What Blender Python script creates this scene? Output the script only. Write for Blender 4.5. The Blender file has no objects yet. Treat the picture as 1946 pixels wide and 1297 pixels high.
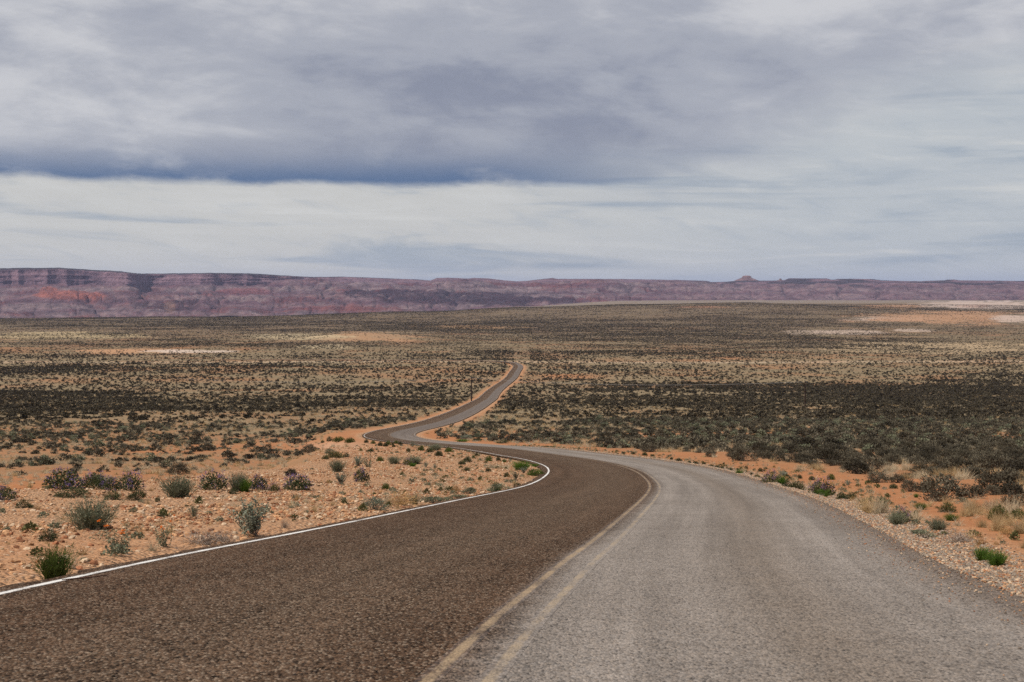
import bpy, math, random
import numpy as np
from mathutils import Vector
R = math.radians
random.seed(7)
rng = np.random.default_rng(11)
sc = bpy.context.scene
col = sc.collection

# ------------------------------------------------------------------ camera
F, HY, CX = 2703.0, 560.0, 973.0          # focal length (px of a 1946 px wide frame), horizon row, centre column
cam = bpy.data.cameras.new("camera"); cam_o = bpy.data.objects.new("camera", cam); col.objects.link(cam_o)
cam.sensor_width = 36.0; cam.lens = 36.0 * F / 1946.0
cam.shift_y = -(648.5 - HY) / 1946.0
cam.clip_start = 0.1; cam.clip_end = 90000
cam_o.location = (0, 0, 0); cam_o.rotation_euler = (R(90), 0, 0)
cam.dof.use_dof = True; cam.dof.focus_distance = 75.0; cam.dof.aperture_fstop = 8.0
sc.camera = cam_o

# ------------------------------------------------------------------ node helper
class X:
    """a socket with arithmetic"""
    def __init__(s, t, k): s.t, s.k = t, k
    def m(s, op, b=None, c=None, clamp=False):
        n = s.t.nodes.new('ShaderNodeMath'); n.operation = op; n.use_clamp = clamp
        for i, v in enumerate((s, b, c)):
            if v is None: continue
            if isinstance(v, X): s.t.links.new(v.k, n.inputs[i])
            else: n.inputs[i].default_value = v
        return X(s.t, n.outputs[0])
    def __add__(s, b): return s.m('ADD', b)
    def __radd__(s, b): return s.m('ADD', b)
    def __sub__(s, b): return s.m('SUBTRACT', b)
    def __rsub__(s, b): return (s * -1.0) + b
    def __mul__(s, b): return s.m('MULTIPLY', b)
    def __rmul__(s, b): return s.m('MULTIPLY', b)
    def __truediv__(s, b): return s.m('DIVIDE', b)
    def ss(s, a, b):
        n = s.t.nodes.new('ShaderNodeMapRange'); n.interpolation_type = 'SMOOTHSTEP'
        s.t.links.new(s.k, n.inputs[0]); n.inputs[1].default_value = a; n.inputs[2].default_value = b
        return X(s.t, n.outputs[0])
    def gauss(s, c, w): 
        d = (s - c) / w
        return (d * d * -1.0).m('EXPONENT')
def mixc(t, f, a, b, blend='MIX'):
    n = t.nodes.new('ShaderNodeMix'); n.data_type = 'RGBA'; n.blend_type = blend
    for i, v in ((0, f), (6, a), (7, b)):
        if isinstance(v, X): t.links.new(v.k, n.inputs[i])
        elif i == 0: n.inputs[0].default_value = v
        else: n.inputs[i].default_value = (*v, 1)
    return X(t, n.outputs[2])
def comb(t, x, y, z):
    n = t.nodes.new('ShaderNodeCombineXYZ')
    for i, v in enumerate((x, y, z)):
        if isinstance(v, X): t.links.new(v.k, n.inputs[i])
        else: n.inputs[i].default_value = v
    return X(t, n.outputs[0])
def sepa(t, v):
    n = t.nodes.new('ShaderNodeSeparateXYZ'); t.links.new(v.k, n.inputs[0])
    return [X(t, o) for o in n.outputs]
def noise(t, v, scale, detail=4, rough=.55, dist=0.0):
    n = t.nodes.new('ShaderNodeTexNoise'); t.links.new(v.k, n.inputs['Vector'])
    n.inputs['Scale'].default_value = scale; n.inputs['Detail'].default_value = detail
    n.inputs['Roughness'].default_value = rough; n.inputs['Distortion'].default_value = dist
    return X(t, n.outputs[0])
def voro(t, v, scale, feature='F1', rnd=1.0):
    n = t.nodes.new('ShaderNodeTexVoronoi'); n.feature = feature; t.links.new(v.k, n.inputs['Vector'])
    n.inputs['Scale'].default_value = scale; n.inputs['Randomness'].default_value = rnd
    return X(t, n.outputs['Distance']), X(t, n.outputs['Color'])
def lin(r, g, b):
    f = lambda c: (c / 255 / 12.92) if c < 10 else ((c / 255 + .055) / 1.055) ** 2.4
    return (f(r), f(g), f(b))

# ------------------------------------------------------------------ sky and sun
SUN_EL, SUN_AZ = 54.0, -114.0       # degrees; azimuth measured from +Y (view direction) towards +X
sd = Vector((math.sin(R(SUN_AZ)) * math.cos(R(SUN_EL)), math.cos(R(SUN_AZ)) * math.cos(R(SUN_EL)), math.sin(R(SUN_EL))))
sun = bpy.data.lights.new("sun", 'SUN'); sun.energy = 4.9; sun.angle = R(0.8); sun.color = (1.0, .935, .835)
sun_o = bpy.data.objects.new("sun", sun); col.objects.link(sun_o)
sun_o.rotation_euler = sd.to_track_quat('Z', 'Y').to_euler()
W = bpy.data.worlds.new("World"); sc.world = W; W.use_nodes = True
t = W.node_tree; t.nodes.clear()
skyn = t.nodes.new('ShaderNodeTexSky'); skyn.sky_type = 'NISHITA'; skyn.sun_disc = False
skyn.sun_elevation = R(SUN_EL); skyn.sun_rotation = R(SUN_AZ); skyn.altitude = 1400; skyn.air_density = 1.0; skyn.dust_density = 1.5
tc = t.nodes.new('ShaderNodeTexCoord'); gen = X(t, tc.outputs['Generated'])
dx, dy, dz = sepa(t, gen)
hor = ((dx * dx + dy * dy).m('SQRT')).m('MAXIMUM', 1e-4)
px = dx.m('ARCTAN2', dy) * F + CX            # heading and height of a sky direction
el = (dz / hor) * F
zz = dz.m('MAXIMUM', 0.0) + 0.05
pl = comb(t, dx / zz, dy / zz, 0.0)          # where the direction meets a flat cloud sheet
n1 = noise(t, pl, .42, 6, .58, .6); n2 = noise(t, pl, 1.15, 6, .62, .5); n3 = noise(t, pl, .16, 3, .5)
fine = noise(t, comb(t, px * .005, el * .0125, 0.0), 1.0, 7, .6, .3)
mid = noise(t, comb(t, px * .0019, el * .006, 5.4), 1.0, 5, .6, .4)
# high pale veil
veil = mixc(t, px.ss(700, 1750), lin(205, 204, 200), lin(190, 195, 199))
streak = noise(t, comb(t, px * .0019, el * .02, 7.0), 1.0, 5, .55, .6)
wisp = noise(t, comb(t, px * .006, el * .026 + px * .004, 11.0), 1.0, 7, .62, .5)
veil = mixc(t, streak.ss(.50, .68) * .75, veil, lin(156, 168, 181))
veil = mixc(t, streak.ss(.48, .30) * .7, veil, lin(217, 216, 212))
veil = mixc(t, wisp.ss(.48, .75) * .4, veil, lin(216, 216, 213)); veil = mixc(t, wisp.ss(.48, .25) * .35, veil, lin(158, 170, 183))
veil = mixc(t, el.ss(60, 0) * .4, veil, lin(178, 187, 193))
lens = el.gauss(55, 7) * px.gauss(1090, 100)
veil = mixc(t, lens * .7, veil, lin(140, 155, 170))
veil = mixc(t, (el.gauss(340, 60) * px.gauss(1480, 230)) * fine.ss(.35, .65) * .8, veil, lin(207, 209, 208))
# low cloud deck with a flat dark base whose far edge crosses the view
edge = 208.0 + (fine - .5) * 26.0 + (wisp - .5) * 16.0 + px.ss(1150, 1950) * 190.0 + (px.ss(-300, 500) - 1.0) * -8.0
rise = el - edge
soft = px.ss(850, 1500)
hard = rise.ss(-8, 11); gentle = (rise + (mid - .5) * 170.0).ss(-60, 110)
deck = hard * (1.0 - soft) + gentle * soft
base_c = mixc(t, rise.ss(0, 85), lin(76, 103, 142), lin(136, 143, 162))
lit = (mid - .5) * 1.7 + (fine - .5) * 1.9 + (wisp - .5) * .6 + (n2 - .5) * .5
lit = lit + .22
lit = lit + px.gauss(150, 420) * el.gauss(350, 110) * .85 + el.gauss(560, 90) * .45 - px.gauss(900, 420) * el.gauss(370, 110) * .45 + px.ss(1000, 1900) * .35
lit = lit + px.gauss(480, 140) * el.gauss(305, 18) * .5 + px.gauss(1000, 70) * el.gauss(350, 16) * .35
dk = mixc(t, lit.ss(-.55, .35), lin(138, 143, 160), lin(170, 173, 183))
dk = mixc(t, lit.ss(.25, 1.25), dk, lin(208, 208, 211))
base_w = (rise + (mid - .5) * 60.0).ss(112, 0) * (1.0 - px.ss(950, 1600)) * (1.0 - (fine - .45).ss(.05, .3) * .5)
dk = mixc(t, base_w, dk, base_c)
cloud = mixc(t, deck * .97, veil, dk)
blue = mixc(t, 1.0, X(t, skyn.outputs[0]), (.075, .075, .075), 'MULTIPLY')
skyc = mixc(t, .93, blue, cloud)
bg = t.nodes.new('ShaderNodeBackground'); t.links.new(skyc.k, bg.inputs[0]); bg.inputs[1].default_value = 1.0
ow = t.nodes.new('ShaderNodeOutputWorld'); t.links.new(bg.outputs[0], ow.inputs[0])

sc.view_settings.view_transform = 'Standard'; sc.view_settings.look = 'None'
sc.view_settings.exposure = 0.0; sc.view_settings.gamma = 1.0; sc.view_settings.use_curve_mapping = False
sc.render.engine = 'CYCLES'
cy = sc.cycles
cy.max_bounces = 4; cy.diffuse_bounces = 2; cy.glossy_bounces = 2; cy.transmission_bounces = 2; cy.volume_bounces = 0
cy.transparent_max_bounces = 8; cy.use_denoising = False; cy.caustics_reflective = False; cy.caustics_refractive = False

# ------------------------------------------------------------------ maths
def hashf(i, j, s):
    with np.errstate(over='ignore'):
        h = (i.astype(np.int64) * 374761393 + j.astype(np.int64) * 668265263 + s * 1274126177) & 0xFFFFFFFF
        h = ((h ^ (h >> 13)) * 1274126177) & 0xFFFFFFFF
        h = h ^ (h >> 16)
    return (h & 0xFFFFFF) / 16777215.0
def vn(x, y, s=0):
    i = np.floor(x); j = np.floor(y); u = x - i; v = y - j
    u = u * u * u * (u * (u * 6 - 15) + 10); v = v * v * v * (v * (v * 6 - 15) + 10)
    a, b, c, d = hashf(i, j, s), hashf(i + 1, j, s), hashf(i, j + 1, s), hashf(i + 1, j + 1, s)
    return (a * (1 - u) + b * u) * (1 - v) + (c * (1 - u) + d * u) * v
def fbm(x, y, s=0, o=4, g=.5):
    r = 0; a = 1.0; n = 0
    for k in range(o):
        r = r + a * vn(x * 2 ** k + 17.3 * k, y * 2 ** k + 9.1 * k, s + k); n += a; a *= g
    return r / n - .5
def sst(a, b, x):
    u = np.clip((x - a) / (b - a), 0, 1); return u * u * (3 - 2 * u)
def hermite(x, y, mono):
    x = np.array(x, float); y = np.array(y, float)
    h = np.diff(x); d = np.diff(y) / h; m = np.zeros_like(y); m[0] = d[0]; m[-1] = d[-1]
    if mono:
        w1 = 2 * h[1:] + h[:-1]; w2 = h[1:] + 2 * h[:-1]; ok = d[:-1] * d[1:] > 0
        m[1:-1][ok] = (w1 + w2)[ok] / (w1[ok] / d[:-1][ok] + w2[ok] / d[1:][ok])
    else:
        m[1:-1] = (d[:-1] * h[1:] + d[1:] * h[:-1]) / (h[1:] + h[:-1])
    def f(q):
        q = np.asarray(q, float); i = np.clip(np.searchsorted(x, q) - 1, 0, len(h) - 1); s = (q - x[i]) / h[i]
        return (y[i] * (1 + 2 * s) * (1 - s) ** 2 + m[i] * h[i] * s * (1 - s) ** 2 + y[i + 1] * s * s * (3 - 2 * s) + m[i + 1] * h[i] * s * s * (s - 1))
    return f

# ------------------------------------------------------------------ the lie of the land
prof = hermite(*zip((0, -1.0), (6.4, -1.75), (10, -2.15), (18, -3.02), (28, -4.1), (42, -5.65), (62, -7.6), (80, -9.25), (105, -11.45),
    (150, -15.8), (190, -19.3), (240, -22.5), (309, -26.8), (452, -34.9), (660, -45.8), (900, -53.2), (1150, -56.0), (1400, -58.0)), True)
cx = hermite(*zip((-60, -9), (-20, -2.6), (0, -.95), (9, -.15), (13, .28), (17, .9), (22, 1.63), (27, 2.33), (34, 3.22), (42, 4.1), (50, 4.72), (58, 5.1), (66, 5.1),
    (72, 4.8), (80, 4.05), (90, 2.5), (105, .17), (120, -1.93), (135, -4.1), (150, -6.7), (170, -10.7), (185, -14.2), (200, -17.1), (212, -18.2), (224, -18.0),
    (240, -16.7), (270, -14.8), (310, -13.5), (360, -12.35), (452, -10.75), (550, -9.6), (620, -9.5), (660, -9.15), (720, -7.9), (780, -6.0), (850, -3.0), (900, -.8),
    (1000, 2.2), (1070, 4.3), (1110, 4.4), (1145, 2.2)), False)
FD = np.array([1150, 1800, 2600, 3400, 4200, 5000, 5600, 6500, 7500, 9000, 11000, 14000, 40000, 80000], float)
FP = np.array([-600, 0, 400, 800, 1000, 1200, 1420, 1600, 1760, 1946, 2500], float)
FT = np.array([
    [691.6] * 11,
    [650, 650, 650, 650, 650, 650, 651, 651, 652, 652, 652],
    [628, 628, 628, 626, 624, 622, 620, 620, 620, 621, 621],
    [614, 614, 612, 606, 601, 597, 595, 597, 600, 602, 603],
    [606, 606, 603, 593, 585, 580, 577, 584, 588, 591, 592],
    [607, 607, 604, 594, 586, 581, 578.5, 582, 586.5, 588, 589],
    [609, 609, 606, 597, 588, 582, 579, 579, 578.5, 580, 581],
    [612, 612, 608, 598, 588, 580, 578, 577, 575, 574, 574],
    [612, 612, 606, 597, 587, 578, 577, 577, 575.5, 575.5, 575],
    [608, 608, 602, 594, 584, 575, 575, 575, 574.5, 574.5, 574],
    [603, 603, 598, 590, 580, 571.5, 571, 571, 571, 571, 571],
    [596, 596, 592, 585, 577, 570, 570, 570, 570, 570, 570],
    [570] * 11, [565] * 11], float)
LG = np.linspace(math.log(1150), math.log(80000), 700)
FG = np.stack([hermite(np.log(FD), FT[:, k], True)(LG) for k in range(len(FP))], 1)
def toward(x, y): return CX + F * np.arctan2(x, np.maximum(y, 1e-3))
def far_z(x, y):
    p = np.clip(toward(x, y), -600, 2500); yy = np.clip(y, 1150, 79999)
    g = (np.log(yy) - LG[0]) / (LG[1] - LG[0]); gi = np.clip(g.astype(int), 0, len(LG) - 2); gf = g - gi
    ci = np.clip(np.searchsorted(FP, p) - 1, 0, len(FP) - 2); cf = (p - FP[ci]) / (FP[ci + 1] - FP[ci]); cf = cf * cf * (3 - 2 * cf)
    lo = FG[gi, ci] * (1 - gf) + FG[gi + 1, ci] * gf; hi = FG[gi, ci + 1] * (1 - gf) + FG[gi + 1, ci + 1] * gf
    return -((lo * (1 - cf) + hi * cf) - HY) / F * yy
TURN = [(2.2, 1145), (-2.5, 1172), (-12, 1195), (-32, 1212), (-62, 1222), (-110, 1230), (-180, 1236), (-260, 1240)]
TURN_P = np.array([(a[0] + (b[0] - a[0]) * q, a[1] + (b[1] - a[1]) * q) for a, b in zip(TURN[:-1], TURN[1:]) for q in np.linspace(0, 1, 12, endpoint=False)])
def road_off(x, y):
    """signed distance from the road's centre line, right side positive"""
    yc = np.clip(y, -60, 1145); c = cx(yc); sl = (cx(yc + .5) - cx(yc - .5))
    d = (x - c) / np.sqrt(1 + sl * sl)
    m = (y > 1130) & (y < 1330) & (np.abs(x) < 400)
    d = np.where(y > 1145, 500.0, d)
    if m.any():
        q = np.sqrt((x[m][:, None] - TURN_P[None, :, 0]) ** 2 + (y[m][:, None] - TURN_P[None, :, 1]) ** 2).min(1)
        dm = d[m]; d[m] = np.where(np.abs(dm) < q, dm, q)
    return d
shelf_x = hermite(*zip((-60, -15), (0, -14), (35, -12.8), (46, -11.9), (72, -10.4), (96, -12.4), (180, -19.8), (215, -26), (400, -40)), False)
def ground(x, y):
    x = np.asarray(x, float); y = np.asarray(y, float)
    yn = np.clip(y, 0, 1399)
    z = np.where(y < 1150, prof(yn), far_z(x, y))
    k = sst(1050, 1150, y); z = np.where((y > 1050) & (y < 1150), prof(yn) * (1 - k) + far_z(x, np.maximum(y, 1150)) * k, z)
    z = np.where(y < 0, -1.0 + 8 * (1 - np.exp(np.minimum(y, 0) * .0144)), z)
    ro = np.abs(road_off(x, y))
    m1 = sst(4.3, 9, ro); m2 = sst(10, 90, ro)
    z = z - (.005 + .055 * sst(4.6, 3.9, ro)) * (y < 1300)
    z = z + m1 * (.10 * fbm(x / 1.1, y / 1.1, 3, 3) + .45 * fbm(x / 9, y / 9, 5, 3)) * np.clip(1.4 - y / 900, 0, 1)
    z = z - 1.5 * sst(0, 5.5, shelf_x(np.clip(y, -60, 400)) - x) * sst(400, 240, y) * sst(-30, 5, y)
    z = z + m2 * (1.0 * fbm(x / 70, y / 70, 21, 3) * sst(60, 200, y) + 3.2 * fbm(x / 260, y / 260, 31, 3) * sst(350, 900, y)
                  + 7.0 * fbm(x / 800, y / 800, 41, 3) * sst(1300, 2500, y) * sst(9000, 6000, y))
    z = z + 10 * np.exp(-((x + 200) / 95) ** 2 - ((y - 1850) / 190) ** 2)
    return z
RAYD = np.exp(np.linspace(math.log(5), math.log(9000), 5000))
def spot(px_, py_):
    """ground point seen in the given direction"""
    x = (px_ - CX) / F * RAYD; z = ground(x, RAYD); lim = -(py_ - HY) / F * RAYD
    i = int(np.argmax(z >= lim)) or 1
    a, b = (lim - z)[i - 1], (lim - z)[i]; q = a / (a - b) if a != b else 0
    d = RAYD[i - 1] + (RAYD[i] - RAYD[i - 1]) * q
    xx = (px_ - CX) / F * d
    return float(xx), float(d), float(ground(np.array([xx]), np.array([d]))[0])
def table(rows, cols, T, p, q):
    ri = np.clip(np.searchsorted(rows, q) - 1, 0, len(rows) - 2); rf = np.clip((q - rows[ri]) / (rows[ri + 1] - rows[ri]), 0, 1)
    ci = np.clip(np.searchsorted(cols, p) - 1, 0, len(cols) - 2); cf = np.clip((p - cols[ci]) / (cols[ci + 1] - cols[ci]), 0, 1)
    return (T[ri, ci] * (1 - cf) + T[ri, ci + 1] * cf) * (1 - rf) + (T[ri + 1, ci] * (1 - cf) + T[ri + 1, ci + 1] * cf) * rf
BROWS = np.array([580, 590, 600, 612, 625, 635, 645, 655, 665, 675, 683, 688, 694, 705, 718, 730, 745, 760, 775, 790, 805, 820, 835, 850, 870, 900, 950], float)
BCOLS = np.array([0, 250, 500, 750, 1000, 1250, 1500, 1750, 1946], float)  # brush cover; dense far rows towards centre right also imitate cloud shadow
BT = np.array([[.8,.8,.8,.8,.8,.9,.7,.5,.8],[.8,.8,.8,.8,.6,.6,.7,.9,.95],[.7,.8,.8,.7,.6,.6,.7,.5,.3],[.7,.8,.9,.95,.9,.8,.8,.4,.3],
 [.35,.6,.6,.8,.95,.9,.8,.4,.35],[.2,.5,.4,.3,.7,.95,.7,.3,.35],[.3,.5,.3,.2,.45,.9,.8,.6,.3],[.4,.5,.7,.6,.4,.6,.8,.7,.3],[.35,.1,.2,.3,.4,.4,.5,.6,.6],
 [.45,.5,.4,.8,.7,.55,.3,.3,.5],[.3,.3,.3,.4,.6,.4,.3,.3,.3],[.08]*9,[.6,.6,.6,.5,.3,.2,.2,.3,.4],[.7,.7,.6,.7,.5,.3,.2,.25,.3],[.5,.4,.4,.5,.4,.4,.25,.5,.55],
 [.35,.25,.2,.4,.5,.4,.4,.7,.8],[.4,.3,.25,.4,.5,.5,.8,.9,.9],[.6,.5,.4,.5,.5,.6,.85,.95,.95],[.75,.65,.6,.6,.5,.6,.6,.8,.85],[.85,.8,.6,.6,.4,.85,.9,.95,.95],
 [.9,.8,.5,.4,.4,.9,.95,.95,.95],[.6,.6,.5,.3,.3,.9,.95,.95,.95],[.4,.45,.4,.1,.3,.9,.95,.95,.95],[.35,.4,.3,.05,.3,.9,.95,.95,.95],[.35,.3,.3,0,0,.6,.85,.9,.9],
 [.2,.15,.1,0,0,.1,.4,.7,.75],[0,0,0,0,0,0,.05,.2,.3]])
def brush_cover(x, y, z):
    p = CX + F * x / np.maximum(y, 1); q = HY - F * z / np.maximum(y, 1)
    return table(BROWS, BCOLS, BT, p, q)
# bare or pale patches of ground: (column, row, half width, half height, colour, strength)
PATCH = [(250, 668, 95, 3.6, (.38, .21, .11), .85), (365, 668, 85, 3.0, (.47, .39, .33), .9), (690, 640, 105, 9, (.36, .21, .115), .6), (1580, 632, 90, 5, (.41, .33, .275), .75),
         (1740, 628, 40, 3, (.41, .33, .275), .7), (1690, 606, 90, 6, (.46, .37, .32), .7), (1810, 604, 190, 13, (.33, .18, .098), .9), (1930, 606, 44, 9, (.42, .35, .31), .75),
         (1700, 583, 75, 4, (.33, .18, .10), .8), (1860, 580, 115, 8, (.42, .34, .30), .9), (1850, 582, 30, 3, (.34, .21, .17), .6), (1760, 660, 220, 12, (.37, .28, .17), .8),
         (880, 622, 110, 4, (.38, .22, .11), .5), (1330, 584, 60, 2, (.30, .15, .09), .7), (620, 660, 60, 4, (.40, .33, .21), .8), (560, 640, 90, 6, (.38, .32, .20), .7),
         (120, 638, 140, 7, (.37, .30, .17), .7)]

# ------------------------------------------------------------------ mesh and material helpers
def mesh(name, V, Fc, mat=None, smooth=False):
    me = bpy.data.meshes.new(name)
    V = np.asarray(V, np.float32).reshape(-1, 3); Fc = np.asarray(Fc, np.int32)
    n = Fc.shape[1]
    me.vertices.add(len(V)); me.vertices.foreach_set('co', V.ravel())
    me.loops.add(Fc.size); me.loops.foreach_set('vertex_index', Fc.ravel())
    me.polygons.add(len(Fc)); me.polygons.foreach_set('loop_start', np.arange(0, Fc.size, n, dtype=np.int32))
    try: me.polygons.foreach_set('loop_total', np.full(len(Fc), n, np.int32))
    except Exception: pass
    if smooth: me.polygons.foreach_set('use_smooth', np.ones(len(Fc), bool))
    me.update(calc_edges=True)
    if mat: me.materials.append(mat)
    return me
def grid_faces(nr, nc, wrap=False):
    i = np.arange(nr - 1)[:, None]; j = np.arange(nc if wrap else nc - 1)[None, :]
    a = i * nc + j; b = i * nc + (j + 1) % nc
    return np.stack([a, b, b + nc, a + nc], -1).reshape(-1, 4)
def put(name, me, parent=None, loc=(0, 0, 0), rz=0, scale=(1, 1, 1)):
    o = bpy.data.objects.new(name, me); col.objects.link(o)
    o.parent = parent; o.location = loc; o.rotation_euler = (0, 0, rz); o.scale = scale
    return o
def tag(o, label=None, cat=None, group=None, kind=None):
    if label: o['label'] = label
    if cat: o['category'] = cat
    if group: o['group'] = group
    if kind: o['kind'] = kind
    return o
def vcol(me, name, C):
    a = me.color_attributes.new(name, 'FLOAT_COLOR', 'POINT')
    C4 = np.ones((len(C), 4), np.float32); C4[:, :3] = C; a.data.foreach_set('color', C4.ravel())
def material(name):
    m = bpy.data.materials.new(name); m.use_nodes = True; tr = m.node_tree; tr.nodes.clear()
    o = tr.nodes.new('ShaderNodeOutputMaterial'); b = tr.nodes.new('ShaderNodeBsdfPrincipled'); tr.links.new(b.outputs[0], o.inputs[0])
    b.inputs['Roughness'].default_value = .9; b.inputs['Specular IOR Level'].default_value = .2
    return m, tr, b, o
def setc(tr, b, c):
    if isinstance(c, X): tr.links.new(c.k, b.inputs['Base Color'])
    else: b.inputs['Base Color'].default_value = (*c, 1)
def bump(tr, b, h, strength, dist):
    n = tr.nodes.new('ShaderNodeBump'); n.inputs['Strength'].default_value = strength; n.inputs['Distance'].default_value = dist
    tr.links.new(h.k, n.inputs['Height']); tr.links.new(n.outputs[0], b.inputs['Normal'])
def attr(tr, name):
    n = tr.nodes.new('ShaderNodeAttribute'); n.attribute_name = name; return n
def objco(tr): return X(tr, tr.nodes.new('ShaderNodeTexCoord').outputs['Object'])
def posco(tr): return X(tr, tr.nodes.new('ShaderNodeNewGeometry').outputs['Position'])
def flat(name, c, c2=None, scale=8, rough=.85):
    m, tr, b, o = material(name); b.inputs['Roughness'].default_value = rough
    if c2 is None: c2 = tuple(v * .6 for v in c)
    setc(tr, b, mixc(tr, noise(tr, objco(tr), scale, 4).ss(.35, .65), c, c2)); return m
def leafy(name, c1, c2, transl=.25, vary=.35, scale=5.0):
    """leaf or stem colour: two tones, a different shade for every plant, a little light through the blade"""
    m, tr, b, o = material(name)
    rnd = X(tr, tr.nodes.new('ShaderNodeObjectInfo').outputs['Random'])
    c = mixc(tr, noise(tr, objco(tr), scale, 3).ss(.36, .64), c1, c2)
    k = rnd * (2 * vary) + (1 - vary)
    c = mixc(tr, 1.0, c, comb(tr, k, k, k), 'MULTIPLY')
    setc(tr, b, c); b.inputs['Specular IOR Level'].default_value = .15
    if transl:
        tl = tr.nodes.new('ShaderNodeBsdfTranslucent'); tr.links.new(c.k, tl.inputs[0])
        mx = tr.nodes.new('ShaderNodeMixShader'); mx.inputs[0].default_value = transl
        tr.links.new(b.outputs[0], mx.inputs[1]); tr.links.new(tl.outputs[0], mx.inputs[2]); tr.links.new(mx.outputs[0], o.inputs[0])
    return m

# ------------------------------------------------------------------ ground sheet
th = np.concatenate([np.linspace(-180, -75, 50)[:-1], np.linspace(-75, -25, 130)[:-1], np.linspace(-25, 25, 620)[:-1], np.linspace(25, 75, 130)[:-1], np.linspace(75, 180, 50)[:-1]])
th = np.radians(th)
rad = np.concatenate([[.6, 1.2, 2, 3], np.geomspace(4, 60, 250)[:-1], np.geomspace(60, 260, 170)[:-1], np.geomspace(260, 1500, 200)[:-1], np.geomspace(1500, 9000, 190)[:-1], np.geomspace(9000, 60000, 30)])
TH, RA = np.meshgrid(th, rad)
gx = (RA * np.sin(TH)).ravel(); gy = (RA * np.cos(TH)).ravel(); gz = ground(gx, gy)
gv = np.stack([gx, gy, gz], 1); gf = grid_faces(len(rad), len(th), True)
# ground colours: red sand, gravelly made ground by the road, dry grass cover
gro = road_off(gx, gy); gp = CX + F * gx / np.maximum(gy, 1); gq = HY - F * gz / np.maximum(gy, 1)
sand = np.array([.30, .120, .044]); grav = np.array([.365, .202, .104]); straw = np.array([.150, .119, .066]); pale = np.array([.40, .31, .22])
nz = fbm(gx / 6, gy / 6, 61, 4); nb = fbm(gx / 40, gy / 40, 71, 4); nf = fbm(gx / 220, gy / 220, 81, 4)
C = np.tile(sand, (len(gx), 1))
shelf = sst(-1.5, 1.5, gx - shelf_x(np.clip(gy, -60, 400))) * (gro < 0) * sst(230, 150, gy) * (gy > -60)
gk = np.clip(shelf * (.75 + nz * 1.6) * sst(130, 60, gy) + shelf * .25, 0, 1)
gk = np.maximum(gk, sst(5.2, 4.2, np.abs(gro)) * .9 * (gy < 1140))
C = C * (1 - gk[:, None]) + grav * gk[:, None]
pk = np.exp(-((gp - 640) / 60) ** 2 - ((gq - 848) / 9) ** 2) * .6
C = C * (1 - pk[:, None]) + np.array([.45, .29, .20]) * pk[:, None]
G = np.interp(gq, [560, 600, 700, 770, 800, 830, 870, 920, 980], [.92, .92, .92, .86, .70, .42, .24, .10, 0])
G = np.clip(G + nb * 1.5 + nz * .7 * (gy < 600) + nf * .7, 0, 1) * (1 - shelf) * np.where(gy > 230, sst(4.2, 8, np.abs(gro)), sst(5, 13, np.abs(gro)))
G[gy < 5] *= 0
C = C * (1 - G[:, None]) + straw * G[:, None]
far_k = sst(1300, 3200, gy) * .8; C = C * (1 - far_k[:, None]) + np.array([.088, .068, .042]) * far_k[:, None]  # far plain toned down in its colour, as under cloud shadow
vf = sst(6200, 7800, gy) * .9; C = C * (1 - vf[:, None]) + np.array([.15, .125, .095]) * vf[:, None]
sh = np.exp(-((np.abs(gro) - 5.5) / 1.6) ** 2) * .55 * sst(60, 300, gy) * (gy < 1160) * sst(-.12, .14, nz + nb); C = C * (1 - sh[:, None]) + np.array([.37, .20, .10]) * sh[:, None]
tk = np.exp(-((gq - 688.5 - 1.0 * np.sin(gp * .006)) / 1.5) ** 2) * .7 * (gy > 900); C = C * (1 - tk[:, None]) + np.array([.42, .33, .23]) * tk[:, None]
bc = brush_cover(gx, gy, gz); fk = np.clip(bc * (1 + fbm(gx / 110, gy / 110, 203, 3) * 1.6), 0, 1) ** 1.5 * .8 * sst(900, 1700, gy) * sst(6300, 5600, gy); C = C * (1 - fk[:, None]) + np.array([.050, .040, .027]) * fk[:, None]  # unresolved brush, with cloud shadow bands painted into the same ground tone
for a, b_, w, h, c, s in PATCH:
    r2 = ((gp - a) / w) ** 2 + ((gq - b_) / h) ** 2
    k = sst(1.25, .45, r2 + nb * 2.2 + nf * 1.2 + nz * .8) * s * (gy > 700); C = C * (1 - k[:, None]) + np.array(c) * k[:, None]
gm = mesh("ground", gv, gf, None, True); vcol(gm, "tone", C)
vcol(gm, "cover", np.stack([gk, G, np.clip(gy / 1000, 0, 1)], 1))
m_ground, tr, b, _ = material("desert_ground")
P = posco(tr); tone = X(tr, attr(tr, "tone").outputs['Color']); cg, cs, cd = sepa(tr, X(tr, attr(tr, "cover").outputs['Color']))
nA = noise(tr, P, 1.1, 6, .65); nB = noise(tr, P, .11, 5, .6); nC = noise(tr, P, .02, 5, .6); nD = noise(tr, P, 9, 4, .6)
v1, vc1 = voro(tr, P, 16.0); v2, vc2 = voro(tr, P, 42.0)
r1 = sepa(tr, vc1)[0]; r2 = sepa(tr, vc2)[0]
c = mixc(tr, nA.ss(.62, .3) * .45, tone, mixc(tr, 1.0, tone, (.62, .52, .45), 'MULTIPLY'))
c = mixc(tr, nB.ss(.3, .75) * .4, c, mixc(tr, 1.0, c, (1.22, 1.2, 1.2), 'MULTIPLY'))
c = mixc(tr, cs * nC.ss(.45, .7) * .5, c, (.20, .155, .09))
peb = mixc(tr, r1.ss(.2, .9), (.24, .10, .045), (.50, .33, .21)); peb = mixc(tr, r1.ss(.93, .98), peb, (.62, .54, .46))
peb2 = mixc(tr, r2.ss(.1, .9), (.19, .075, .035), (.50, .30, .17))
c = mixc(tr, cg * v1.ss(.55, .35) * r1.ss(.35, .5) * .75, c, peb)
c = mixc(tr, (cg * .6 + .2) * r2.ss(.1, .9), c, peb2)
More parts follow.
